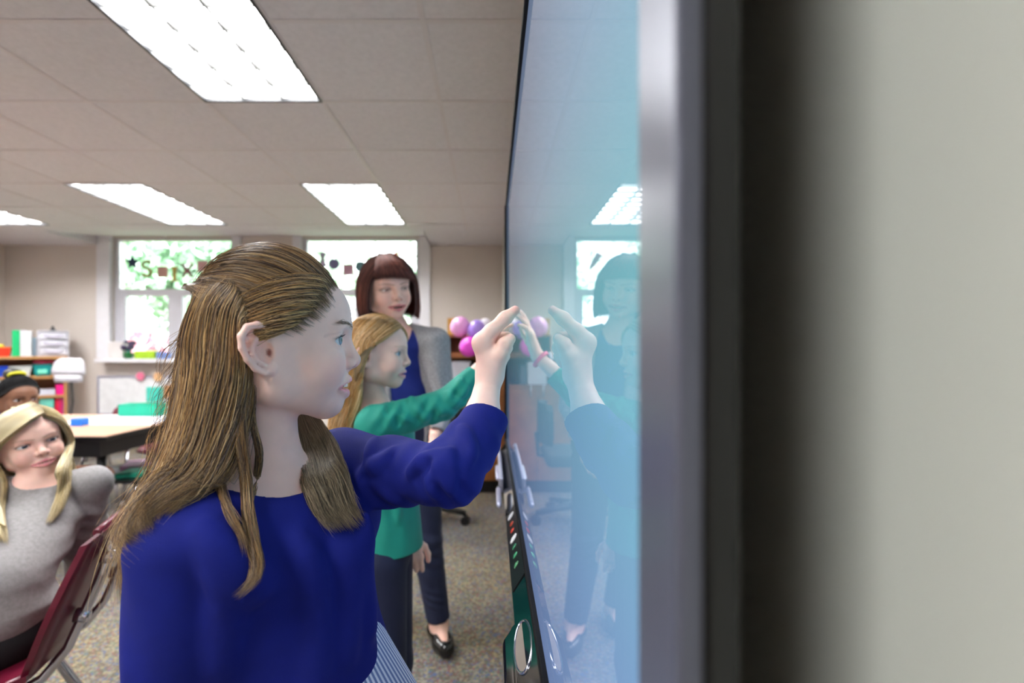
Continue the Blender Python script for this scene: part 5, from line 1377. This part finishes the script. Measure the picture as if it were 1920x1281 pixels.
def teacher():
    H = Head(P(728, 548, 1.95), -57, -9, 9, 1.17)
    root = thing('person', (-.33, 1.98, 0), 'woman with reddish-brown bob in grey cardigan and navy top, watching the girls', 'person')
    f = unit(V3(.28, -.96, 0)); l = np.cross(Z, f)
    nb = P(738, 616, 1.985)
    shL, shR = P(816, 642, 1.95), P(658, 644, 2.04)
    elL, wrL = P(829, 760, 1.93), P(816, 820, 1.80)
    elR, wrR = P(640, 770, 2.08), P(650, 860, 2.02)
    ch = (shL+shR)/2; pv = V3(-.395, 2.0, .86)
    kL, aL = P(800, 1015, 1.93), P(823, 1168, 1.935); kR, aR = P(718, 1005, 2.07), P(746, 1140, 2.065)
    tL = P(836, 1222, 1.855); tL[2] = .03; tR = P(741, 1180, 1.98); tR[2] = .03
    S = SDF(); head_sdf(S, H, mouth=.0046, smile=.8, lid=.0014, adult=True, lips=((.0862, -.0385), (.0790, -.0560)))
    S.cap(H.w(-.02, 0, -.03), nb, .046, .050, .012); S.cap(nb, nb-Z*.06, .052, .065, .03)
    S.cap(ch-Z*.04, V3(-.385, 2.0, 1.0), .092, .084, .03, wide=(l, 1.5)); S.cap(V3(-.385, 2.0, 1.0), pv, .084, .10, .03, wide=(l, 1.5))
    S.cap(nb-Z*.03, shL, .042, .046, .04); S.cap(nb-Z*.03, shR, .042, .046, .04)
    S.cap(shL, elL, .046, .036); S.cap(elL, wrL, .035, .024); S.cap(shR, elR, .046, .036); S.cap(elR, wrR, .035, .024)
    hand(S, wrL, unit(V3(-.1, -.45, -.9)), V3(-.9, .1, 0), V3(.1, -.9, .4), .175, RELAX, [(.6, .6, .3), (.9, .3, .2), (1, 0, .2)])
    hand(S, wrR, unit(V3(.2, -.3, -.9)), V3(.9, .1, 0), V3(0, -.9, .3), .175, RELAX, [(.6, .6, .3), (.9, .3, .2), (1, 0, .2)])
    for hp_, k_, a_, t_ in ((pv+l*.09-Z*.04, kL, aL, tL), (pv-l*.09-Z*.04, kR, aR, tR)):
        S.cap(hp_, k_, .085, .055, .03); S.cap(k_, a_, .052, .033); d = unit(V3(t_[0]-a_[0], t_[1]-a_[1], 0))
        S.cap(V3(a_[0], a_[1], .08), V3(a_[0], a_[1], .045)-d*.02, .034, .030, .02); S.cap(V3(a_[0], a_[1], .07), t_-d*.01, .032, .022, .02)
    sk = V3(.84, .52, .42)
    body = bake(S, .0030, 'body', M['skin'], root, lambda V: paint_vertices(V, H, sk, (.16, .07, .05), lash=.4))
    make_eyes(H, body, (.06, .035, .025), (1, .12, -.16))
    t = MB()
    for i in range(-3, 4):
        c = H.w(.0805-.0011*i*i*.5, i*.0055, -.0405); t.box(Vector(c)-Vector((.0016, .003, .0032)), Vector(c)+Vector((.0016, .003, .0032)), .0008)
    t.build('teeth', cm('teeth', (240, 236, 228), .25), body)['kind'] = 'stuff'
    # navy top
    T = SDF()
    T.cap(ch-Z*.04, V3(-.385, 2.0, 1.0), .098, .092, .03, wide=(l, 1.45)); T.cap(V3(-.385, 2.0, 1.0), pv-Z*.06, .092, .112, .03, wide=(l, 1.45))
    T.cap(nb-Z*.032, shL, .048, .050, .04); T.cap(nb-Z*.032, shR, .048, .050, .04)
    T.cap(nb+f*.02+Z*.08, nb+f*.05-Z*.022, .060, .056, .006, wide=(l, 1.25), sub=True)
    T.half(pv-Z*.10, -Z, .4)
    T.fold(V3(-.37, 1.9, 1.1), V3(.9, 0, .5), .09, .005, .14, 0, .3)
    bake(T, .005, 'top', mat('navy_knit', (14, 36, 122), .8, bump=.2, bscale=600), root)
    # open cardigan
    G = SDF()
    G.cap(ch-Z*.03, V3(-.385, 2.0, 1.0), .112, .108, .03, wide=(l, 1.45)); G.cap(V3(-.385, 2.0, 1.0), pv-Z*.10, .108, .130, .03, wide=(l, 1.45))
    G.cap(nb-Z*.022-f*.01, shL, .052, .058, .04); G.cap(nb-Z*.022-f*.01, shR, .052, .058, .04)
    G.cap(shL, elL, .060, .050, .012); G.cap(elL, elL+(wrL-elL)*.95, .050, .040, .012); G.cap(shR, elR, .060, .050, .012); G.cap(elR, elR+(wrR-elR)*.85, .050, .038, .012)
    G.cap(nb+f*.07+Z*.02, V3(-.385, 2.0, 1.0)+f*.16+l*.035, .060, .080, .012, sub=True, wide=(f, 1.8)); G.cap(V3(-.385, 2.0, 1.0)+f*.16+l*.035, pv+f*.16+l*.02-Z*.2, .080, .070, .012, sub=True, wide=(f, 1.8))
    G.cap(nb+Z*.09, nb-Z*.015, .060, .056, .006, wide=(l, 1.2), sub=True)
    G.half(pv-Z*.13, -Z, .4)
    for e, w_ in ((elL, wrL), (elR, wrR)):
        u = unit(w_-e); G.half(e+(w_-e)*.90, u, .08); G.cap(e+(w_-e)*.70, w_, .028, .030, .003, sub=True)
    G.fold(P(812, 740, 1.86), V3(.9, .2, .35), .05, .006, .10, 1, .5); G.fold(P(800, 850, 1.86), V3(.9, .2, .1), .06, .006, .12, 1, .2)
    bake(G, .0048, 'cardigan', mat('grey_heather_knit', (148, 146, 148), .95, var=.25, vscale=160, bump=.4, bscale=300), root)
    K = SDF(); K.cap(pv+Z*.06, pv-Z*.04, .105, .112, .03, wide=(l, 1.45))
    for hp_, k_, a_ in ((pv+l*.09-Z*.04, kL, aL), (pv-l*.09-Z*.04, kR, aR)):
        K.cap(hp_, k_, .094, .062, .03); K.cap(k_, a_+Z*.0, .062, .046, .012); K.half(a_+(k_-a_)*.05, a_-k_, .10)
    K.fold(P(800, 1040, 1.88), V3(.2, 0, 1), .05, .004, .09, 0, .3); K.fold(P(815, 1130, 1.88), V3(.3, 0, 1), .035, .003, .05, 0, .3)
    bake(K, .005, 'trousers', PANTS, root)
    for a_, t_ in ((aL, tL), (aR, tR)):
        d = unit(V3(t_[0]-a_[0], t_[1]-a_[1], 0)); b0 = V3(a_[0], a_[1], .03)
        F = SDF(); F.cap(b0-d*.035+Z*.004, b0+d*.05, .037, .040, .02); F.cap(b0+d*.05, t_, .040, .034, .02); F.cap(b0-d*.045, b0-d*.045+Z*.035, .030, .026, .02)
        F.cap(b0+d*.0+Z*.075, b0+d*.075+Z*.05, .040, .028, .006, sub=True); F.half(V3(b0[0], b0[1], .001), -Z, .25)
        sh_ = bake(F, .0035, 'shoe', M['gloss_black'], root)
        q = b0+d*.105+Z*.032; sd = np.cross(Z, d)
        MB().tube([q+sd*.018+Z*.004, q, q-sd*.018+Z*.004], [.006, .003, .006], 8).build('bow', M['black'], sh_)
    hair = Hair(31, [lin(c) for c in ((92, 44, 36), (70, 34, 30), (116, 60, 46), (54, 28, 30), (128, 76, 60))], .0007)
    hair.cap(H, .985, hairline=lambda a: LINE(a)+6, dark=.55)
    right = [[(.060, .020, .112), (.066, -.030, .100), (.056, -.072, .055), (.044, -.088, .0), (.040, -.092, -.05), (.036, -.086, -.092)],
             [(.030, .022, .128), (.030, -.045, .112), (.020, -.088, .055), (.012, -.100, -.005), (.012, -.102, -.055), (.014, -.094, -.100)],
             [(-.01, .020, .133), (-.02, -.050, .112), (-.035, -.090, .05), (-.040, -.098, -.01), (-.036, -.098, -.06), (-.026, -.090, -.105)],
             [(-.045, .01, .122), (-.075, -.040, .085), (-.092, -.058, .02), (-.090, -.068, -.04), (-.075, -.070, -.075), (-.060, -.066, -.105)],
             [(-.05, .0, .118), (-.092, .0, .075), (-.108, .0, .01), (-.104, .0, -.05), (-.088, .0, -.085), (-.075, .0, -.105)]]
    left = [[(.058, .022, .112), (.062, .055, .092), (.052, .084, .045), (.045, .092, .0), (.044, .090, -.05), (.044, .082, -.105)]]+[mirror(g) for g in right[1:]]
    hair_sheets(H, hair, [(right, 2200), (left, 1800)], 0, thick=.012, M_=20, wave=.0016, frizz=.002, bdark=.6, end_j=.05, base_end=.96)
    bang = [[(.034, -.045, .120), (.070, -.062, .088), (.073, -.069, .062), (.070, -.070, .046)], [(.030, -.035, .126), (.070, -.045, .100), (.088, -.040, .070), (.090, -.030, .050)], [(.030, -.020, .130), (.074, -.020, .102), (.095, -.005, .070), (.096, .008, .046)], [(.030, .0, .131), (.076, .010, .100), (.095, .030, .066), (.090, .045, .040)], [(.030, .018, .130), (.070, .036, .095), (.083, .058, .055), (.074, .074, .022)]]
    hair_sheets(H, hair, [(bang, 900)], 0, thick=.007, M_=16, wave=.001, bdark=.7, end_j=.06, base_end=.95)
    hair.build(M['hair'], root)

def seated_girl():
    H = Head(P(60, 835, 1.35), -33, 1, 12, .91)
    root = thing('person', (-1.28, 1.14, 0), 'fair-haired girl in a grey sweater sitting on the maroon chair', 'person')
    f = unit(V3(.45, -.89, 0)); l = np.cross(Z, f)
    nb = P(80, 902, 1.35); pv = V3(-1.222, 1.135, .515)
    shL, shR = P(168, 905, 1.36), P(-20, 935, 1.50)
    shL = nb+l*.110-Z*.020; shR = nb-l*.112-Z*.022
    elL = shL+V3(-.045, .02, -.21); wrL = elL+V3(-.10, .10, -.12)
    elR = shR+V3(-.03, -.06, -.22); wrR = elR+V3(.10, -.12, -.06)
    kL, kR = V3(-1.52, .96, .51), V3(-1.60, 1.10, .51); aL, aR = V3(-1.58, .93, .08), V3(-1.66, 1.06, .08)
    S = SDF(); head_sdf(S, H, mouth=.0012, lid=.0040)
    S.cap(H.w(-.018, 0, -.02), nb, .036, .040, .010); S.cap(nb, nb-Z*.05, .044, .058, .03)
    S.cap(nb-Z*.07, pv+Z*.06, .070, .070, .02, wide=(l, 1.35)); S.cap(pv+Z*.06, pv, .075, .085, .02, wide=(l, 1.3))
    for a, b, c in ((shL, elL, wrL), (shR, elR, wrR)): S.cap(nb-Z*.03, a, .035, .038, .03); S.cap(a, b, .037, .029); S.cap(b, c, .028, .018)
    hand(S, wrL, V3(-.6, .3, -.7), V3(-.5, .6, .5), V3(.5, .6, 0), .135, RELAX, [(.6, .6, .3), (.9, .3, .2), (1, 0, .2)])
    hand(S, wrR, V3(.6, -.6, -.3), V3(.2, .4, -.9), V3(.7, .7, 0), .135, RELAX, [(.6, .6, .3), (.9, .3, .2), (1, 0, .2)])
    for s_, k_, a_ in ((.07, kL, aL), (-.07, kR, aR)):
        S.cap(pv+l*s_, k_, .066, .048, .02); S.cap(k_, a_, .045, .028); S.cap(a_-Z*.03, a_+V3(-.03, -.12, -.045), .026, .02, .02)
    sk = V3(.86, .55, .46)
    body = bake(S, .0024, 'body', M['skin'], root, lambda V: paint_vertices(V, H, sk, (.44, .27, .18), lash=.36))
    make_eyes(H, body, (.08, .11, .17), (1, .12, 0))
    T = SDF()
    T.cap(nb-Z*.075, pv+Z*.10, .082, .098, .03, wide=(l, 1.38)); T.cap(pv+Z*.10, pv+Z*.05, .102, .118, .03, wide=(l, 1.3))
    for a, b, c in ((shL, elL, wrL), (shR, elR, wrR)): T.cap(nb-Z*.030, a, .044, .047, .03); T.cap(a, b, .048, .044, .015); T.cap(b, b+(c-b)*.85, .044, .034, .012)
    T.cap(nb+Z*.07+f*.008, nb+Z*.012+f*.012, .052, .047, .006, wide=(l, 1.25), sub=True)
    T.half(pv-Z*.0, -Z, .3)
    T.fold(nb-Z*.2+f*.1, V3(.5, .3, .8), .07, .007, .13, 0, .3); T.fold(nb-Z*.30+f*.1, V3(.2, .2, 1), .05, .006, .12, 1, .3); T.fold((shL+elL)/2, V3(.5, 0, .8), .05, .005, .08, .5, .6); T.fold(shL*.6+nb*.4-Z*.05, V3(.8, .3, .6), .05, .005, .07, .2, .3)
    bake(T, .0040, 'sweater', mat('grey_jersey', (136, 132, 132), .92, var=.12, vscale=120, bump=.2, bscale=500), root)
    K = SDF(); K.cap(pv+Z*.06, pv-Z*.01, .100, .112, .02, wide=(l, 1.3))
    for s_, k_, a_ in ((.07, kL, aL), (-.07, kR, aR)):
        K.cap(pv+l*s_, k_, .074, .055, .02); K.cap(k_, a_, .052, .036, .01); K.half(a_, -Z, .1)
        F = SDF(); F.cap(a_-Z*.04, a_+V3(-.03, -.125, -.048), .033, .028, .02); F.half(V3(a_[0], a_[1], .002), -Z, .2)
        bake(F, .004, 'shoe', cm('black_canvas', (24, 24, 28), .8), root)
    bake(K, .005, 'leggings', cm('black_leggings', (16, 16, 20), .85), root)
    hair = Hair(41, [lin(c) for c in ((204, 184, 134), (184, 162, 112), (218, 202, 160), (160, 138, 92), (228, 216, 184))], .0006)
    hair.cap(H, .965, hairline=lambda a: LINE(a)+8, dark=.65)
    right = [[(.072, .030, .093), (.088, -.012, .080), (.078, -.055, .052), (.048, -.083, .022), (.012, -.090, -.012), (-.002, -.086, -.06), (.012, -.086, -.12), (.022, -.086, -.19), (.016, -.084, -.27)],
             [(.050, .030, .112), (.058, -.040, .100), (.040, -.078, .055), (.010, -.091, .015), (-.012, -.092, -.03), (-.010, -.090, -.09), (.0, -.090, -.16), (.0, -.088, -.27)],
             [(.015, .025, .126), (.010, -.055, .102), (-.020, -.086, .04), (-.035, -.090, -.02), (-.035, -.088, -.08), (-.03, -.088, -.15), (-.03, -.088, -.27)],
             [(-.03, .01, .120), (-.060, -.045, .09), (-.080, -.062, .03), (-.085, -.065, -.04), (-.080, -.068, -.10), (-.075, -.07, -.25)],
             [(-.04, .0, .116), (-.082, .0, .07), (-.096, .0, .01), (-.098, .0, -.06), (-.095, 0, -.12), (-.09, 0, -.24)]]
    left = [[(.072, .034, .092), (.070, .058, .070), (.050, .079, .032), (.030, .086, -.02), (.026, .082, -.08), (.036, .076, -.14), (.046, .062, -.20), (.046, .052, -.262)],
            [(.050, .034, .112), (.045, .070, .078), (.022, .086, .03), (.010, .089, -.03), (.012, .086, -.09), (.022, .080, -.15), (.030, .070, -.21), (.028, .062, -.266)],
            [(.015, .028, .126), (.005, .072, .088), (-.02, .088, .03), (-.028, .089, -.03), (-.02, .086, -.10), (-.01, .082, -.16), (-.0, .078, -.23)]]+[mirror(g) for g in right[3:]]
    W = [H.w(*p) for p in right[0][:5]]+[snap(T, 8, 900, 1.33, .012, 1.0), snap(T, 6, 940, 1.33, .012, 1.0), snap(T, 10, 985, 1.33, .010, 1.0), snap(T, 16, 1020, 1.33, .008, 1.0)]
    W2 = [H.w(*p) for p in right[1][:5]]+[P(-14, 900, 1.34), snap(T, -14, 940, 1.34, .012, 1.0), snap(T, -12, 985, 1.34, .010, 1.0), snap(T, -6, 1015, 1.34, .008, 1.0)]
    W3 = [H.w(*p) for p in right[2][:5]]+[P(-30, 900, 1.38), snap(T, -34, 940, 1.37, .012, 1.0), snap(T, -34, 1000, 1.37, .010, 1.0)]
    hair.sheet([W, W2, W3], 2400, inn=H.w(0, 0, 0), thick=.010, M_=28, wave=.0024, frizz=.003, bdark=.7, start_j=.05, clump=2, base_end=.92)
    U = [H.w(*p) for p in left[0][:4]]+[snap(T, 112, 880, 1.31, .012, 1.0), snap(T, 110, 915, 1.31, .012, 1.0), snap(T, 100, 950, 1.31, .010, 1.0), snap(T, 86, 984, 1.31, .006, 1.0)]
    U2 = [H.w(*p) for p in left[1][:4]]+[snap(T, 121, 880, 1.33, .012, 1.0), snap(T, 121, 915, 1.33, .012, 1.0), snap(T, 112, 950, 1.33, .010, 1.0), snap(T, 97, 978, 1.33, .006, 1.0)]
    U3 = [H.w(*p) for p in left[2][:4]]+[P(130, 880, 1.37), snap(T, 129, 910, 1.37, .010, 1.0), snap(T, 122, 940, 1.35, .006, 1.0)]
    hair.sheet([U, U2, U3], 2200, inn=H.w(0, 0, 0), thick=.010, M_=28, wave=.0024, frizz=.003, bdark=.7, start_j=.05, clump=2, base_end=.92)
    right, left = right[2:], left[2:]
    right = [g[:-1] for g in right]; left = [g[:-1] for g in left]
    hair_sheets(H, hair, [(right, 1500), (left, 900)], 0, S=T, thick=.010, M_=26, wave=.0024, frizz=.003, bdark=.7, start_j=.05, clump=2, base_end=.9)
    hair.build(M['hair'], root)

def dark_girl():
    H = Head(P(34, 752, 2.35), -22, -4, 0, .95)
    root = thing('person', (-2.5, 2.35, 0), 'girl with black hair and yellow hair tie, half hidden behind the fair-haired girl', 'person')
    nb = P(30, 812, 2.37); pv = V3(-2.58, 2.24, .50); f = unit(V3(.35, .94, 0)); f2 = unit(V3(.8, -.3, 0)); l = np.cross(Z, f2)
    S = SDF(); head_sdf(S, H, mouth=.0012, lid=.0034)
    S.cap(H.w(-.018, 0, -.02), nb, .036, .040, .012); S.cap(nb, nb-Z*.05, .044, .058, .03)
    S.cap(nb-Z*.07, pv, .068, .08, .02, wide=(l, 1.35))
    arms = []
    for s_ in (1, -1):
        a = nb+l*s_*.13-Z*.02; b = a+V3(.02, .05, -.21); c = b+V3(.06, .14, -.02); arms.append((a, b, c))
        S.cap(nb-Z*.03, a, .034, .036, .03); S.cap(a, b, .036, .028); S.cap(b, c, .027, .018)
        hand(S, c, V3(.3, .9, -.2), V3(0, -.2, -1), V3(-s_, .2, 0), .13, RELAX, [(.6, .6, .3), (.9, .3, .2), (1, 0, .2)])
    legs = []
    for s_ in (.06, -.06):
        k_ = pv+V3(.12+s_, .36, .0); a_ = V3(-2.345+s_*.9, 2.80+abs(s_)*0, .09); legs.append((pv+l*s_, k_, a_))
        S.cap(pv+l*s_, k_, .064, .046, .02); S.cap(k_, a_, .044, .027); S.cap(a_-Z*.03, a_+V3(.03, .12, -.055), .026, .02, .02)
    sk = V3(.22, .10, .06)
    body = bake(S, .0034, 'body', M['skin'], root, lambda V: paint_vertices(V, H, sk, (.02, .014, .012)))
    make_eyes(H, body, (.03, .018, .012), (1, .2, 0))
    T = SDF(); T.cap(nb-Z*.075, pv+Z*.02, .080, .098, .03, wide=(l, 1.35)); T.half(pv-Z*.02, -Z, .3)
    for a, b, c in arms: T.cap(nb-Z*.034, a, .044, .048, .03); T.cap(a, a+(b-a)*.7, .048, .046, .012)
    T.cap(nb+Z*.07, nb-Z*.012, .054, .050, .006, sub=True, wide=(l, 1.2))
    bake(T, .006, 't_shirt', cm('plum_jersey', (70, 30, 60), .9), root)
    K = SDF(); K.cap(pv+Z*.05, pv, .085, .092, .02, wide=(l, 1.25))
    for h_, k_, a_ in legs:
        K.cap(h_, k_, .072, .054, .02); K.cap(k_, a_+(k_-a_)*.25, .05, .042, .01); K.half(a_+(k_-a_)*.27, a_-k_, .09)
        F = SDF(); F.cap(a_-Z*.045, a_+V3(.035, .145, -.058), .038, .032, .02); F.cap(a_-Z*.03, a_-Z*.0, .034, .034, .02); F.half(V3(a_[0], a_[1], .018), -Z, .25); F.cap(a_+Z*.05, a_-Z*.01, .030, .028, .004, sub=True)
        s_ = bake(F, .0045, 'sneaker', cm('grey_mesh', (128, 132, 142), .8), root)
        d = unit(V3(.035, .145, 0)); q = V3(a_[0], a_[1], 0)
        G = SDF(); G.cap(q-d*.02+Z*.012, q+d*.15+Z*.012, .038, .032, .01); G.half(q+Z*.001, -Z, .25); G.half(q+Z*.022, Z, .25)
        bake(G, .004, 'sole', cm('sneaker_sole', (226, 220, 200), .6), s_)
    bake(K, .006, 'leggings', cm('black_leggings', (16, 16, 20), .85), root)
    hair = Hair(51, [lin(c) for c in ((12, 11, 12), (20, 18, 20), (8, 7, 8))], .0008)
    hair.cap(H, 1.0, hairline=lambda a: LINE(a)-2, dark=.8, thick=.008)
    tie = (-.03, 0, .135)
    hl = [(-.012, -.079, .016), (.020, -.074, .030), (.046, -.062, .055), (.066, -.045, .076), (.078, -.015, .088), (.078, .015, .088), (.066, .045, .076), (.046, .062, .055), (.020, .074, .030), (-.012, .079, .016)]
    hair.sheet([slerp_path(H, p, tie, 8, .95, 1.02, .05) for p in hl], 900, .006, M_=14, wave=.001, inn=H.w(0, 0, .03))
    hair.sheet([slerp_path(H, p, tie, 8, 1.0, 1.02, .03) for p in ((-.012, -.079, .016), (-.06, -.06, -.02), (-.085, 0, -.03), (-.06, .06, -.02), (-.012, .079, .016))], 500, .006, M_=14, wave=.001, inn=H.w(0, 0, .03))
    c = H.w(-.035, 0, .14)
    hb = hair.build(M['hair_black'], root)
    MB().ball(H.w(-.055, 0, .135), (.038, .038, .03), 18, 12).build('bun', cm('black_hair_bun', (20, 18, 20), .5), hb)
    MB().tube([H.w(-.02+.034*math.cos(t)*.5, .030*math.sin(t), .134+.012*math.cos(t)) for t in np.linspace(0, 2*PI, 17)[:-1]], .008, 8, close=True).build('hair_tie', cm('yellow_scrunchie', (206, 200, 40), .7), hb)
green_girl(); teacher(); seated_girl(); dark_girl()
